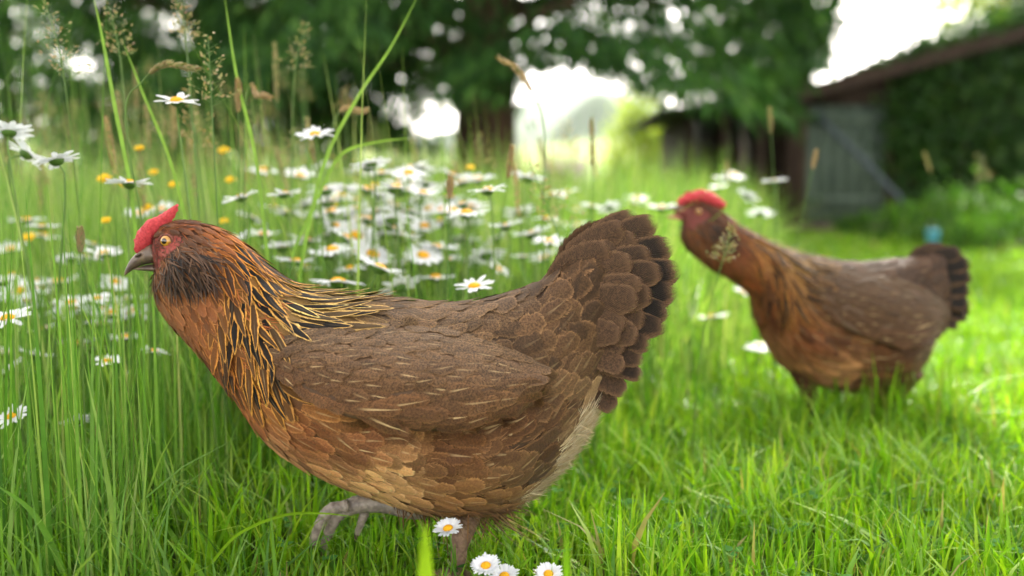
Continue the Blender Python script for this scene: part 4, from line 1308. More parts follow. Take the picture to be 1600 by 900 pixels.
HEN2 = dict(
    stand=[(1275, 655)], cand=9000, gap=0.95, strand=0.3, singles=40, tb=0.5, cb=1.5, fs=0.62, claw=0.6, tone=0.74, tint=(.92, .80, .78),
    bulges=[(1395, 560, 50, 16), (1095, 365, 20, 5), (1230, 540, 55, 5)],
    wing_top=[(1235, 430), (1290, 420), (1350, 422), (1410, 438), (1455, 462), (1490, 488)],
    wing_bot=[(1245, 460), (1290, 500), (1335, 520), (1385, 530), (1435, 520), (1490, 496)],
    wing_off=12, wing_n=900,
    tail=[(1410, 420, 1478, 388, 34, .004, .5), (1412, 428, 1500, 393, 36, .009, .8), (1414, 436, 1512, 410, 36, .013, 1), (1416, 446, 1512, 430, 36, .017, 1),
          (1418, 456, 1508, 452, 36, .020, 1), (1420, 466, 1504, 474, 34, .024, 1), (1422, 476, 1500, 494, 30, .027, .9), (1424, 486, 1484, 508, 26, .029, .7), (1424, 494, 1466, 514, 24, .03, .5)],
    comb=[(1060, 320, 4), (1068, 314, 7), (1080, 310, 8), (1096, 307, 8.5), (1110, 311, 8), (1122, 317, 6), (1133, 323, 3)],
    beak_up=[(1074, 316, 1076, 334, 11), (1064, 320, 1066, 332, 8), (1055, 322, 1056, 329, 5), (1044, 325, 1045, 327, 0.7)],
    beak_low=[(1078, 336, 1074, 348, 10), (1066, 335, 1064, 345, 8), (1054, 336, 1053, 342, 5), (1041, 338, 1041, 340, 0.7)],
    beak_mat=M['beak_pink'], eye=(1088, 331, 5.5), lid=M['lid'],
    legs=[dict(mat=M['thigh_brown'], shank=[(1254, 560, -.01, 32), (1262, 604, -.01, 15), (1270, 640, -.01, 8), (1273, 668, -.01, 7)],
               toes=[[(1273, 668, -.01, 6), (1256, 672, -.012, 5), (1240, 675, -.014, 4)], [(1273, 668, -.01, 6), (1260, 676, -.03, 5), (1250, 681, -.04, 4)],
                     [(1273, 668, -.01, 6), (1258, 669, .01, 5), (1246, 669, .02, 4)], [(1273, 668, -.01, 5), (1285, 671, -.005, 4)]]),
          dict(mat=M['thigh_brown'], shank=[(1400, 575, -.02, 42), (1390, 618, -.01, 20), (1380, 642, .03, 7), (1383, 662, .03, 7)],
               toes=[[(1383, 662, .03, 6), (1366, 665, .03, 5), (1350, 667, .03, 4)], [(1383, 662, .03, 6), (1370, 668, .012, 5), (1360, 671, .004, 4)],
                     [(1383, 662, .03, 6), (1395, 665, .034, 4)]])])
hen1 = build_hen('hen', 'brown hen in sharp focus with gold-streaked neck, one foot lifted', RINGS1, 0.82, HEN1)
hen2 = build_hen('hen', 'blurred reddish-brown hen with red comb, beak open, walking behind at right', RINGS2, 1.41, HEN2)

# ------------------------------------------------------------------ grass
def blades(x, y, h, w, lean, rnd, levels=4, yaw=None, z0=None):
    n = len(x)
    t = np.linspace(0, 1, levels)
    az = rng.uniform(0, 2 * np.pi, n) if yaw is None else yaw
    dr = np.stack([np.cos(az), np.sin(az), np.zeros(n)], -1)
    sd = np.stack([-np.sin(az + rng.normal(0, 0.6, n)), np.cos(az), np.zeros(n)], -1)
    base = np.stack([x, y, gz(x, y) if z0 is None else z0], -1)
    reach = (lean * h)[:, None] * t ** 1.8
    up = h[:, None] * (t - 0.38 * np.clip(lean, 0, 1.2)[:, None] * t ** 2.2)
    c = base[:, None] + dr[:, None] * reach[..., None] + np.array([0, 0, 1.0]) * up[..., None]
    prof = np.clip(1.05 - t ** 1.6, 0.06, 1)
    V = c[:, :, None] + sd[:, None, None] * (w[:, None, None] * 0.5 * prof[None, :, None] * np.array([-1, 1.0]))[..., None]
    A = np.zeros((n, levels, 2, 3)); A[..., 0] = rnd[:, None, None]; A[..., 1] = t[None, :, None]
    return V.reshape(-1, 3), grid_faces(levels, 2, n), A.reshape(-1, 3)

EDGE = np.array([(-.20, .3), (-.17, .6), (-.13, .85), (-.02, 1.0), (.20, 1.22), (.42, 1.62), (.62, 2.0), (1.25, 4), (2.1, 7), (2.7, 10), (3, 14)])
def meadow_d(x, y): return np.interp(y, EDGE[:, 1], EDGE[:, 0]) - x      # > 0 inside the tall meadow

def in_view(n_per, y0, y1, mg=1.32):
    area = (1600 / F) * mg * (y1 ** 2 - y0 ** 2) / 2
    n = int(area * n_per)
    y = np.sqrt(rng.uniform(y0 ** 2, y1 ** 2, n))
    x = (rng.random(n) - 0.5) * (1600 / F) * mg * y
    return x, y

def lump(x, y, s): return 0.5 + 0.25 * (np.sin(x * s + 1.3) * np.sin(y * s * 1.1 + 0.4) + np.sin(x * s * 2.3 + y * s * 1.7))

parts = []
for dens, y0, y1, h0, h1, w0, lev in ((21000, .5, 1.25, .030, .078, .0030, 4), (13000, 1.25, 2.4, .035, .085, .0036, 4), (4200, 2.4, 5, .035, .085, .006, 3), (620, 5, 13.5, .05, .10, .014, 3)):
    x, y = in_view(dens, y0, y1)
    md = meadow_d(x, y)
    keep = rng.random(len(x)) < np.clip(1 - md * 2.5, 0.25, 1)
    keep &= ~((y > 10.9) & (x > sx(1215)))
    x, y, md = x[keep], y[keep], md[keep]
    n = len(x)
    l = lump(x, y, 9)
    h = (h0 + (h1 - h0) * rng.random(n) ** 1.5) * (0.75 + 0.6 * l) * (1 + 0.6 * np.clip(md * 6, 0, 1))
    h = h * (1 + .8 * np.exp(-((x - .53) / .16) ** 2 - ((y - 1.33) / .07) ** 2))
    under = (np.abs(y - .82) < .1) & (x > -.2) & (x < .08)
    h = np.where(under, np.minimum(h, 0.05), h)
    front = y < 0.72
    h = np.where(front, np.minimum(h, 0.055), h)
    parts.append(blades(x, y, h, w0 * np.where(rng.random(n) < .2, rng.uniform(1.6, 2.8, n), rng.uniform(.6, 1.35, n)), np.abs(rng.normal(0.42, 0.38, n)), np.where(rng.random(n) < .025, .98, np.clip(rng.normal(0.38, 0.19, n) + 0.2 * (l - .5), 0, .82)), lev))
# a few long single blades that stand out
lb = [(1300, 650, 1.2, .105, .25, 2.9), (1318, 655, 1.2, .11, .45, 0.2), (1290, 650, 1.22, .10, .9, 3.0), (1385, 640, 1.25, .13, .8, 0.1), (1340, 690, 1.1, .08, .4, 2.0), (1250, 660, 1.2, .09, 0.6, 2.6),
      (1470, 700, 1.1, .07, .3, .6), (1120, 700, 1.15, .09, .5, .3), (1200, 820, .92, .08, .8, .2), (1030, 760, 1.0, .09, .3, .8), (1500, 640, 1.3, .09, .2, .9), (940, 850, .86, .075, .2, 1.2)]
a = np.array(lb)
gx = (a[:, 0] - 800) / F * a[:, 2]
parts.append(blades(gx, a[:, 2], a[:, 3], np.full(len(a), .0055), a[:, 4], np.full(len(a), .6), 4, a[:, 5]))
def merge(parts):
    V = np.concatenate([p[0] for p in parts]); off = 0; Fs = []
    for p in parts: Fs.append(p[1] + off); off += len(p[0])
    return V, np.concatenate(Fs), np.concatenate([p[2] for p in parts])
V, Fc, A = merge(parts)
o = mk('lawn_grass', V, Fc, M['lawn'], None, {'rnd': A})
tag(o, 'short bright green lawn grass under both hens', 'grass', None, 'stuff')

parts = []
for dens, y0, y1, h0, h1, w0, lev in ((3700, .55, 1.5, .16, .38, .0034, 5), (3600, 1.5, 3.2, .26, .54, .0042, 5), (900, 3.2, 7, .36, .66, .008, 4), (230, 7, 11.5, .4, .7, .016, 3)):
    x, y = in_view(dens, y0, y1)
    md = meadow_d(x, y)
    keep = (md > -0.02) & (rng.random(len(x)) < np.clip(md * 7, 0.05, 1))
    # nothing tall inside the front hen
    keep &= ~((y > 0.66) & (y < 0.97) & (x > -0.345 + 0.02 * rng.random(len(x))))
    keep &= ~((y <= 0.74))
    x, y, md = x[keep], y[keep], md[keep]
    n = len(x)
    h = (h0 + (h1 - h0) * rng.random(n)) * np.clip(0.45 + md * 2.2, 0.4, 1)
    ln_ = np.abs(rng.normal(0.28, 0.26, n)) * np.where((y < 1.0) & (x > -.62), .3, 1.0)
    parts.append(blades(x, y, h, w0 * rng.uniform(.5, 1.35, n), ln_, np.clip(rng.normal(0.42 + .13 * (y0 > 1.4), 0.24, n), 0, 1), lev))
m = 1000
y = rng.uniform(.98, 2.6, m); x = np.interp(rng.random(m), [0, .6, 1], [-.75, -.15, .25]) * y
kk = meadow_d(x, y) > .03
x, y = x[kk], y[kk]; m = len(x)
h = rng.uniform(.34, .62, m) * np.clip(1.05 - (x / y + .3) * .5, .7, 1.15)
parts.append(blades(x, y, h, .0024 * rng.uniform(.6, 1.5, m) * (.6 + .4 * y), np.abs(rng.normal(.18, .16, m)), np.clip(rng.normal(.6, .22, m), 0, 1), 6, rng.normal(2.6, 1.1, m)))
# medium tufts in front of the breast, before and below the hen's neck
m = 900
x = rng.uniform(-.55, -.16, m); y = rng.uniform(.70, .98, m)
kk = ~((x > -.30) & (y > .745) & (y < .9))
x, y = x[kk], y[kk]; m = len(x)
h = rng.uniform(.06, .17, m) * np.clip(1.0 - (x + .34) * 2.2, .35, 1.15)
parts.append(blades(x, y, h, .0032 * rng.uniform(.5, 1.3, m), np.abs(rng.normal(.4, .3, m)), np.clip(rng.normal(.45, .2, m), 0, 1), 5))
V, Fc, A = merge(parts)
o = mk('meadow_grass', V, Fc, M['meadow'], None, {'rnd': A})
tag(o, 'tall uncut meadow grass behind and left of the front hen', 'grass', None, 'stuff')

# clover and small round leaves between the blades
def clover():
    x, y = in_view(330, .7, 2.6, 1.2)
    n = len(x)
    z = gz(x, y) + rng.uniform(.012, .045, n)
    Vs, Fs, As = [], [], []
    for j in range(3):
        az = rng.uniform(0, .5, n) + j * 2.094
        d = np.stack([np.cos(az), np.sin(az), rng.normal(0.1, .25, n)], -1); d = unit(d)
        s = unit(np.cross(d, np.array([0, 0, 1.0]) + rng.normal(0, .2, (n, 3))))
        v, f, a_ = rhomb(np.stack([x, y, z], -1), d, s, rng.uniform(.007, .012, n), rng.uniform(.007, .011, n), rng.random(n))
        Vs.append((v, f, a_))
    V, Fc, A = merge(Vs)
    tag(mk('clover_leaves', V, Fc, M['clover'], None, {'rnd': A}), 'small clover leaves scattered between the lawn blades', 'clover', None, 'stuff')
clover()

# ------------------------------------------------------------------ flowers
def petal_mesh(name, ln, wd, rise, mat, pointed=0.0):
    R, C = 6, 4
    t = np.linspace(0, 1, R); s = np.linspace(-1, 1, C)
    w = wd * 0.5 * np.array([0.45, 0.8, 1.0, 1.0, 0.85, 0.35 - .2 * pointed])
    V = np.zeros((R, C, 3))
    V[..., 0] = (t * ln)[:, None]
    V[..., 1] = w[:, None] * s
    V[..., 2] = (rise * np.sin(t * 2.4))[:, None] - 0.12 * wd * s ** 2 * t[:, None]
    return mesh_data(name, V, grid_faces(R, C), None, True, mat)

def ring_mesh(name, pm_len, pm_w, r0, n, rise, mat, layers=1, tilt=0.12):
    Vs, Fs, off = [], [], 0
    R, C = 5, 3
    t = np.linspace(0, 1, R); s = np.linspace(-1, 1, C)
    for l in range(layers):
        for i in range(n):
            a = 2 * np.pi * (i + 0.5 * l) / n + random.uniform(-.07, .07)
            ln = pm_len * random.uniform(.88, 1.1) * (1 - .25 * l)
            w = pm_w * 0.5 * np.array([0.5, .9, 1, .9, .35])
            p = np.zeros((R, C, 3)); p[..., 0] = (r0 + t * ln)[:, None]; p[..., 1] = w[:, None] * s
            tl = tilt + random.uniform(-.16, .16) + .3 * l
            p[..., 2] = (np.sin(t * 2.2) * rise + t * ln * tl)[:, None] - .1 * pm_w * s ** 2
            c_, s_ = math.cos(a), math.sin(a)
            q = p.copy(); q[..., 0] = p[..., 0] * c_ - p[..., 1] * s_; q[..., 1] = p[..., 0] * s_ + p[..., 1] * c_
            Vs.append(q.reshape(-1, 3)); Fs.append(grid_faces(R, C) + off); off += R * C
    return mesh_data(name, np.concatenate(Vs), np.concatenate(Fs), None, True, mat)

def dome_mesh(name, r, h, mat, low=0.0):
    R, C = 7, 16
    V = np.zeros((R, C, 3))
    for i in range(R):
        q = i / (R - 1)
        rr = r * math.cos(q * math.pi / 2); zz = low + h * math.sin(q * math.pi / 2)
        for j in range(C):
            a = 2 * math.pi * j / C
            V[i, j] = (rr * math.cos(a), rr * math.sin(a), zz)
    return mesh_data(name, V, grid_faces(R, C, 1, True), None, True, mat)

PETAL = [petal_mesh('petal', .0175, .0062, r, M['petal']) for r in (.0012, .0022, .0004)]
RING = [ring_mesh('petal_ring', .0175, .0062, .006, 18, .0015, M['petal'], 1, tl) for tl in (.08, .2, -.12, 0.0)]
DISC = dome_mesh('disc', .0072, .0042, M['disc'])
rc = np.zeros((7 * 16, 3)); 
CALYX = dome_mesh('calyx', .0078, -.006, M['stem'], -.0006)
LAWN_RING = ring_mesh('petal_ring', .0072, .0022, .0028, 26, .0006, M['petal'], 2, .12)
LAWN_DISC = dome_mesh('disc', .0034, .0022, M['disc'])
YRING = ring_mesh('petal_ring', .0105, .0042, .0008, 16, .0012, M['yellow'], 3, .12)
YDISC = dome_mesh('disc', .004, .003, M['yellow'])

def child(name, me, parent, mtx):
    o = bpy.data.objects.new(name, me)
    link(o, parent)
    o.matrix_local = mtx
    return o

def stem_curve(base, head, nrm, bow):
    mid = (base + head) / 2 + bow
    return spline([base, mid, head - nrm * 0.03, head], 9)

def flower(kind, px, py, D, label, group=None, tilt=None, detailed=False, scale=1.0, az=None, base_off=None):
    head = P(px, py, D)
    off = base_off if base_off is not None else np.array([random.gauss(0, .03), random.gauss(0, .02)])
    bx, by = head[0] + off[0], max(head[1] + off[1], .3)
    base = np.array([bx, by, float(gz(bx, by))])
    nm = {'d': 'oxeye_daisy', 'l': 'lawn_daisy', 'y': 'yellow_flower'}[kind]
    t = empty(nm, base, label, 'daisy' if kind in 'dl' else 'flower', group)
    tl = tilt if tilt is not None else abs(random.gauss(0.18, .16))
    az = random.uniform(0, 6.28) if az is None else az
    nrm = Vector((math.sin(tl) * math.cos(az), math.sin(tl) * math.sin(az), math.cos(tl)))
    rot = nrm.to_track_quat('Z', 'X').to_matrix().to_4x4()
    mt = Matrix.Translation(Vector(head - base)) @ rot @ Matrix.Rotation(random.uniform(0, 6.28), 4, 'Z') @ Matrix.Scale(scale, 4)
    bow = np.array([random.gauss(0, .012), random.gauss(0, .012), 0])
    pts = stem_curve(base, head - np.array(nrm) * .003 * scale, np.array(nrm), bow)
    v, f = tube(pts, np.linspace(1.5, 1.0, 9) * .001 * (scale if kind != 'l' else .8), 6)
    rr = np.zeros((len(v), 3)); rr[:, 0] = random.random()
    mk('stem', v, f, M['stem'], t, {'rnd': rr})
    if kind == 'd':
        child('disc', DISC, t, mt); child('calyx', CALYX, t, mt)
        if detailed:
            n = random.randint(17, 21)
            for i in range(n):
                a = 2 * math.pi * i / n + random.uniform(-.06, .06)
                m2 = mt @ Matrix.Rotation(a, 4, 'Z') @ Matrix.Translation((.0062, 0, -.0004)) @ Matrix.Rotation(-random.gauss(.08, .13), 4, 'Y') @ Matrix.Rotation(random.gauss(0, .15), 4, 'X') @ Matrix.Scale(random.uniform(.9, 1.1), 4)
                child('petal', random.choice(PETAL), t, m2)
        else:
            child('petal_ring', random.choice(RING), t, mt)
    elif kind == 'l':
        child('disc', LAWN_DISC, t, mt); child('petal_ring', LAWN_RING, t, mt)
    else:
        child('disc', YDISC, t, mt); child('petal_ring', YRING, t, mt)
    return t

# the daisies that can be told apart one by one
for (px, py, D, lab, tl, az) in [
    (276, 157, .98, 'tall white daisy standing highest, above the front hen comb', .28, 4.9),
    (14, 206, 1.0, 'white daisy cut by the left edge, highest of the group there', .35, 2.0),
    (42, 240, 1.03, 'white daisy seen from behind beside two others at left edge', .75, 1.0),
    (88, 250, .96, 'wide open white daisy at upper left, tilted up to the right', .3, 2.9),
    (202, 286, 1.0, 'white daisy next to yellow blooms, up left of the hen comb', .12, 1.2),
    (492, 210, 1.12, 'lone white daisy high above the hen back, among grass stalks', .35, 4.6),
    (376, 308, 1.12, 'white daisy just behind the hen head', .3, 3.6),
    (444, 303, 1.16, 'white daisy right of the one behind the hen head', .18, 3.2),
    (762, 297, 1.08, 'large white daisy above the middle of the hen back', .2, 3.6),
    (741, 447, 1.0, 'white daisy with yellow centre touching the hen back before tail', .22, 4.4),
    (12, 497, .92, 'white daisy at left edge level with the hen throat', .25, 4.7),
    (18, 650, .88, 'white daisy at the left edge, petals pointing up, low in grass', .5, 4.4),
    (120, 658, .93, 'small half-open white daisy low in the grass at left', .5, 2.2),
    (168, 564, 1.0, 'white daisy in the grass below and left of the beak', .2, 4.9),
    (242, 549, 1.02, 'half hidden white daisy beside the hen throat', .3, .5),
    (152, 466, 1.1, 'white daisy with bright centre left of the hen beak tip', .25, 5.0),
    (1210, 283, 1.65, 'white daisy on a thick stem above the second hen back', .15, 3.0),
    (1168, 306, 1.7, 'tilted white daisy just behind the second hen comb', .55, 0.4),
    (858, 377, 1.25, 'white daisy with yellow centre nearest the hen tail', .2, 4.7)]:
    sc_ = .72 if (px, py) in ((18, 650), (120, 658), (168, 564), (242, 549), (152, 466)) else 1.0
    flower('d', px, py, D, lab, 'daisies told apart', tl, True, sc_, az)
MASS = [(random.gauss(625, 90), random.uniform(258, 430), random.uniform(1.2, 1.7)) for _ in range(48)] + [(random.uniform(-10, 225), random.uniform(330, 640), random.uniform(1.15, 1.6)) for _ in range(26)] + [(random.uniform(800, 1040), random.uniform(300, 420), random.uniform(1.6, 2.4)) for _ in range(16)] + [(110, 402, 1.3), (155, 400, 1.3), (112, 470, 1.15), (40, 343, 1.5), (70, 356, 1.4), (215, 335, 1.45), (252, 330, 1.5), (600, 268, 1.5), (640, 263, 1.45), (660, 262, 1.5),
        (538, 293, 1.35), (572, 298, 1.4), (622, 302, 1.4), (528, 350, 1.3), (608, 352, 1.25), (640, 331, 1.35), (690, 325, 1.4), (722, 286, 1.5), (748, 280, 1.55), (472, 276, 1.5),
        (412, 366, 1.4), (460, 408, 1.15), (500, 336, 1.4), (520, 391, 1.2), (594, 421, 1.12), (560, 370, 1.35), (662, 396, 1.3), (850, 345, 1.5), (790, 353, 1.35), (834, 366, 1.4),
        (922, 326, 1.8), (1000, 310, 2.0), (990, 322, 2.0), (1165, 456, 1.75), (1110, 493, 1.7), (1190, 541, 1.6), (1130, 276, 2.1), (1185, 331, 1.9), (1122, 290, 2.0), (10, 579, 1.0),
        (55, 551, 1.1), (8, 553, 1.15), (196, 525, 1.2), (158, 505, 1.25), (545, 345, 1.45), (590, 332, 1.45), (665, 350, 1.45), (700, 352, 1.5), (720, 372, 1.5), (640, 372, 1.4),
        (580, 400, 1.3), (545, 415, 1.2), (690, 385, 1.4), (480, 372, 1.3), (440, 385, 1.25), (760, 395, 1.4), (735, 322, 1.5), (812, 330, 1.6), (505, 300, 1.6), (555, 310, 1.7),
        (610, 318, 1.7), (670, 300, 1.7), (700, 295, 1.8), (20, 390, 1.4), (90, 440, 1.3), (30, 455, 1.25), (180, 440, 1.3), (205, 470, 1.35), (70, 510, 1.2), (120, 540, 1.2),
        (505, 262, 1.9), (560, 268, 1.9), (585, 276, 1.7), (625, 284, 1.6), (655, 287, 1.75), (590, 305, 1.55), (560, 328, 1.5), (620, 338, 1.5), (480, 318, 1.5), (455, 335, 1.4), (390, 340, 1.5), (425, 325, 1.6), (520, 310, 1.6), (705, 310, 1.5), (672, 330, 1.55), (600, 366, 1.4), (508, 365, 1.4), (700, 405, 1.35), (640, 410, 1.25), (560, 392, 1.35), (730, 350, 1.6), (775, 375, 1.6), (880, 350, 1.9), (900, 372, 1.8), (530, 440, 1.1), (625, 445, 1.15), (680, 430, 1.3), (780, 420, 1.5), (815, 400, 1.5), (850, 405, 1.5), (1145, 270, 2.2), (960, 340, 2.0)]
for (px, py, D) in MASS:
    if px < 330:
        row = 'above the height of the beak' if py < 420 else ('just below the height of the beak' if py < 500 else 'low in the grass beneath beak height')
        where = 'blurred white daisy left of the front hen, ' + row
        grp = 'daisies left of the front hen, ' + row
    elif px < 960:
        colm = 'hen neck' if px < 480 else ('hen shoulders' if px < 580 else ('hen mid back' if px < 700 else 'hen rump'))
        row = 'upper rim' if py < 300 else ('middle' if py < 360 else 'lower rim')
        where = 'blurred white daisy above the ' + colm + ', in the ' + row + ' of the flower mass'
        grp = 'daisies above the ' + colm + ', ' + row
    else:
        row = 'above the second hen comb height' if py < 310 else ('beside the second hen head' if py < 430 else 'in the grass before the second hen breast')
        where = 'blurred white daisy ' + row
        grp = 'daisies ' + row
    D = 1.0 + (D - 1.0) * .9 if px < 960 else D
    flower('d', px + random.uniform(-4, 4), py + random.uniform(-4, 4), D * random.uniform(.97, 1.05), where, grp, abs(random.gauss(.2, .2)), False, random.uniform(.85, 1.38))
for (px, py, D) in [(163, 280, 1.3), (192, 287, 1.35), (166, 345, 1.25), (271, 289, 1.4), (240, 270, 1.5), (218, 232, 1.35), (230, 326, 1.35), (360, 282, 1.6), (350, 346, 1.5), (735, 262, 1.7), (562, 342, 1.6),
                    (610, 346, 1.6), (262, 400, 1.5), (45, 372, 1.5), (350, 236, 1.7), (585, 290, 1.9), (520, 320, 1.8), (690, 345, 1.9), (20, 430, 1.6), (545, 355, 1.7)]:
    yw = 'left of the front hen comb' if px < 215 else ('above and behind the front hen head' if px < 400 else ('among the daisies above the hen back' if px < 700 else 'in front of the big conifer trunk'))
    flower('y', px, py, 1 + (D - 1) * .6, 'blurred yellow wildflower head ' + yw, 'yellow wildflowers ' + yw, .55, False, random.uniform(.6, .95), 4.7)
for (px, py, D, lab, tl, az) in [(700, 826, .74, 'small lawn daisy in front of the standing leg of front hen', .3, 4.2), (759, 884, .72, 'small lawn daisy at bottom edge, right of the hen leg', .35, 4.5),
                             (857, 897, .74, 'small lawn daisy cut by bottom edge, rightmost of the three', .3, 4.6), (788, 900, .73, 'small lawn daisy at bottom edge between two others', .3, 4.4)]:
    flower('l', px, py, D, lab, 'lawn daisies by the hen foot', tl, False, 1.3, az, np.array([random.uniform(.0, .02), .01]))

# ------------------------------------------------------------------ grass stalks with seed heads
def stalk(top, D, kind, label, base_px=None, bend=None, length=.10, rad=.0009, group='grass stalks with seed heads', cat='grass stalk', mat='seed', dens=1.0):
    tp = P(top[0], top[1], D)
    bx = tp[0] + random.gauss(.03, .03) if base_px is None else (base_px - 800) / F * D
    by = max(D + random.gauss(0, .03), .4)
    base = np.array([bx, by, float(gz(bx, by))])
    t = empty('grass_stalk', base, label, cat, group)
    ctrl = [base, base + (tp - base) * .5 + np.array([-.25 * (tp[0] - base[0]), 0, .02])]
    if bend is not None:
        ctrl += [P(x, y, D) for x, y in bend]
    ctrl.append(tp)
    pts = spline(ctrl, 40)
    v, f = tube(pts, np.linspace(1.3, .55, 40) * rad, 6)
    rr = np.zeros((len(v), 3)); rr[:, 0] = random.random()
    mk('stem', v, f, M['stem'], t, {'rnd': rr})
    arc = np.concatenate([[0], np.cumsum(np.linalg.norm(np.diff(pts, axis=0), axis=1))])
    tot = arc[-1]
    if kind == 'spike':
        n = int(150 * dens)
        u = tot - length * rng.random(n)
        c = np.stack([np.interp(u, arc, pts[:, k]) for k in range(3)], -1)
        tg = unit(np.stack([np.interp(u + .003, arc, pts[:, k]) - np.interp(u - .003, arc, pts[:, k]) for k in range(3)], -1))
        rel = (tot - u) / length
        r = side_of(tg)
        c = c + r * (.0026 * np.sin(np.pi * np.clip(rel, .06, .94)) ** .5)[:, None]
        V, Fc, A = rhomb(c, unit(tg + r * .35), unit(np.cross(tg, r)), .0075, .0024, rng.random(n))
        mk('seed_head', V, Fc, M[mat], t, {'rnd': A})
    elif kind == 'panicle':
        nb = int(26 * dens)
        Vs = []; tubes = []
        for i in range(nb):
            q = i / nb
            u = tot - length * (1 - q)
            c = np.array([np.interp(u, arc, pts[:, k]) for k in range(3)])
            a = i * 2.4
            ln = length * .42 * (1 - q) ** .8 * random.uniform(.5, 1) + .004
            d = unit(np.array([math.cos(a), math.sin(a), .75]))
            e = c + d * ln + np.array([0, 0, -.12 * ln])
            tubes.append(tube([c, (c + e) / 2, e], [.0003, .00025, .0002], 4))
            m = max(2, int(8 * (1 - q)))
            s = rng.uniform(.35, 1.05, m)[:, None]
            cc = c + (e - c) * s + rng.normal(0, .0022, (m, 3))
            dd = unit(np.tile(d, (m, 1)) + rng.normal(0, .5, (m, 3)))
            Vs.append(rhomb(cc, dd, side_of(dd), rng.uniform(.004, .007, m), rng.uniform(.0018, .003, m), rng.random(m)))
        v, f = join(tubes); rr = np.zeros((len(v), 3)); rr[:, 0] = .5
        mk('branchlet', v, f, M['stem'], t, {'rnd': rr})
        V, Fc, A = merge(Vs)
        mk('seed_head', V, Fc, M[mat], t, {'rnd': A})
    return t

for a_ in [
    ((305, 108), .95, 'spike', 'arching foxtail grass head drooping right beside the highest daisy', 185, [(196, 190), (222, 128), (258, 101)], .052),
    ((325, 55), .97, 'panicle', 'loose open grass panicle just right of the highest daisy', 345, [(330, 150)], .075),
    ((70, 0), 1.0, 'panicle', 'feathery grass panicle at top left corner', 110, [(100, 120)], .09),
    ((170, 10), 1.05, 'panicle', 'open panicle with long stem at upper left, second from corner', 225, [(190, 110)], .06),
    ((275, 0), 1.05, 'panicle', 'open grass panicle touching the top edge above the highest daisy', 330, [(290, 60)], .05),
    ((480, 35), 1.2, 'panicle', 'soft grass panicle high above the hen neck', 440, [(460, 120)], .07),
    ((782, 92), 1.15, 'spike', 'pale bent grass spike against the big trunk, right side', 870, [(850, 200), (815, 118)], .06),
    ((372, 128), 1.05, 'spike', 'tan grass spike right of the highest daisy', 360, None, .035),
    ((420, 152), 1.1, 'spike', 'short tan grass head bending right beneath the tall stalks', 350, [(385, 160), (402, 148)], .03),
    ((570, 172), 1.15, 'spike', 'tan grass head right of the lone high daisy, leaning right', 470, [(520, 195)], .035),
    ((800, 232), 1.15, 'spike', 'reddish tan grass spike in front of the big trunk', 760, None, .04),
    ((704, 280), 1.0, 'spike', 'short straw-coloured seed head among daisies above hen back', 690, None, .022),
    ((125, 362), .85, 'spike', 'green grass spike rising left of the hen comb', 118, None, .022),
    ((1275, 238), 1.5, 'spike', 'blurred pale grass spike in front of the teal door, leaning right', 1225, None, .03),
    ((1203, 172), 1.5, 'spike', 'blurred tall grass spike left of the teal door', 1222, None, .04),
    ((1145, 352), 1.12, 'panicle', 'blurred grass panicle crossing the second hen neck', 1090, None, .05),
    ((1445, 240), 2.2, 'spike', 'blurred grass stalk in front of the ivy, leaning left', 1500, None, .05),
    ((1530, 240), 2.4, 'panicle', 'blurred grass panicle before the ivy at far right', 1545, None, .08),
    ((1135, 255), 1.9, 'spike', 'blurred grass stalk above the second hen comb', 1150, None, .04)]:
    stalk(a_[0], a_[1], a_[2], a_[3], a_[4], a_[5], a_[6], mat='seed_tan' if 'tan' in a_[3] or 'straw' in a_[3] or 'pale' in a_[3] else 'seed')
# long bare blade crossing the trees
def long_leaf(label, pts, D, w, mat='meadow', rnd=.55, base=None):
    p = spline([P(x, y, d) for (x, y), d in zip(pts, D)], 24)
    b = p[0]
    t = empty('grass_plant', b, label, 'grass blade', 'single grass blades that stand out')
    tn = unit(np.gradient(p, axis=0)); sd = unit(np.cross(tn, np.array([0, 1.0, 0.15])))
    wd = w * np.clip(1.1 - np.linspace(0, 1, 24) ** 3, .1, 1) * .5
    s = np.array([-1, 0, 1.0])
    V = p[:, None] + sd[:, None] * (wd[:, None] * s)[..., None]
    V[:, 1, 1] += w * .12
    A = np.zeros((24 * 3, 3)); A[:, 0] = rnd
    mk('leaf', V, grid_faces(24, 3), M[mat], t, {'rnd': A})
long_leaf('long straight grass blade rising diagonally to the top edge before the big conifer', [(455, 560), (470, 420), (505, 260), (560, 150), (610, 75), (655, -10)], [1.08] * 6, .0042)
long_leaf('upright grass blade at the left of the highest daisy', [(215, 420), (205, 300), (180, 170), (160, 60), (145, -10)], [1.0] * 5, .0045)
long_leaf('thick green grass stem leaning left from the hen comb to top edge', [(420, 420), (400, 250), (370, 120), (350, -10)], [1.05] * 4, .004)
long_leaf('slim grass leaf leaning left behind the highest daisy', [(300, 380), (265, 250), (225, 150), (190, 60)], [1.05] * 4, .0035)
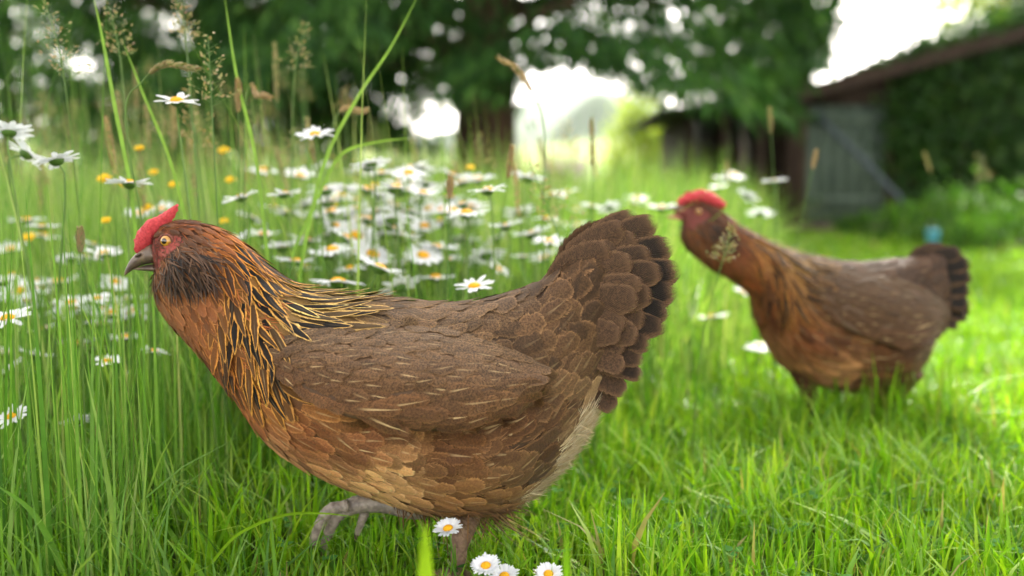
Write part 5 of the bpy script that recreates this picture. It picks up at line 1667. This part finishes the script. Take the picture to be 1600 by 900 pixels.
long_leaf('grass leaf bending right above the hen neck', [(455, 400), (500, 300), (535, 240), (590, 222), (640, 216)], [1.1] * 5, .004)
long_leaf('blurred cut grass stalk close to the lens at bottom centre', [(668, 1010), (666, 940), (665, 880), (664, 820)], [.5] * 4, .0095, 'lawn', .6)
long_leaf('blurred grass blade close to the lens, right of the lawn daisies', [(884, 960), (885, 900), (886, 832)], [.52] * 3, .004, 'lawn', .4)
long_leaf('long arched grass blade crossing in front of the lifted foot', [(330, 880), (372, 835), (440, 806), (500, 802), (558, 808)], [.74] * 5, .0026, 'lawn', .5)
long_leaf('broad grey-green blade at the bottom left corner', [(108, 920), (80, 850), (45, 795), (-10, 755)], [.74] * 4, .0062, 'meadow', .35)

for i in range(150):
    D = random.uniform(1.1, 3.2)
    px = random.uniform(-40, 930) if i < 90 else random.uniform(-40, 480)
    py = random.gauss(205, 50) + (20 if px > 600 else 0)
    kd, mt_ = random.choice(['panicle', 'panicle', 'spike']), random.choice(['seed', 'seed', 'seed_tan'])
    desc = ('tan ' if mt_ == 'seed_tan' else 'greenish ') + ('open seed panicle' if kd == 'panicle' else 'narrow seed spike')
    plc = 'at the left edge of the meadow' if px < 130 else ('above the front hen head' if px < 330 else ('above the front hen neck' if px < 520 else ('before the big conifer' if px < 760 else 'before the valley gap')))
    stalk((px, py), D, kd, 'blurred grass stalk with ' + desc + ' ' + plc, None, None, random.uniform(.05, .09), rad=.001, group='grass stalks with ' + desc + ' ' + plc, mat=mt_, dens=.8)

# ------------------------------------------------------------------ air
def haze():
    v, f = box((-3600, -40, -60), (3600, 3900, 620))
    m, nt, out = mat_new('haze')
    vol = nt.nodes.new('ShaderNodeVolumePrincipled')
    vol.inputs['Color'].default_value = (0.86, 0.92, 1.0, 1)
    vol.inputs['Density'].default_value = 0.00012
    vol.inputs['Anisotropy'].default_value = 0.3
    nt.links.new(vol.outputs[0], out.inputs['Volume'])
    o = mk('haze', v, f, m, None, None, False)
    tag(o, 'pale bluish haze lying over the far valley', 'haze', None, 'stuff')
if True:
    haze()
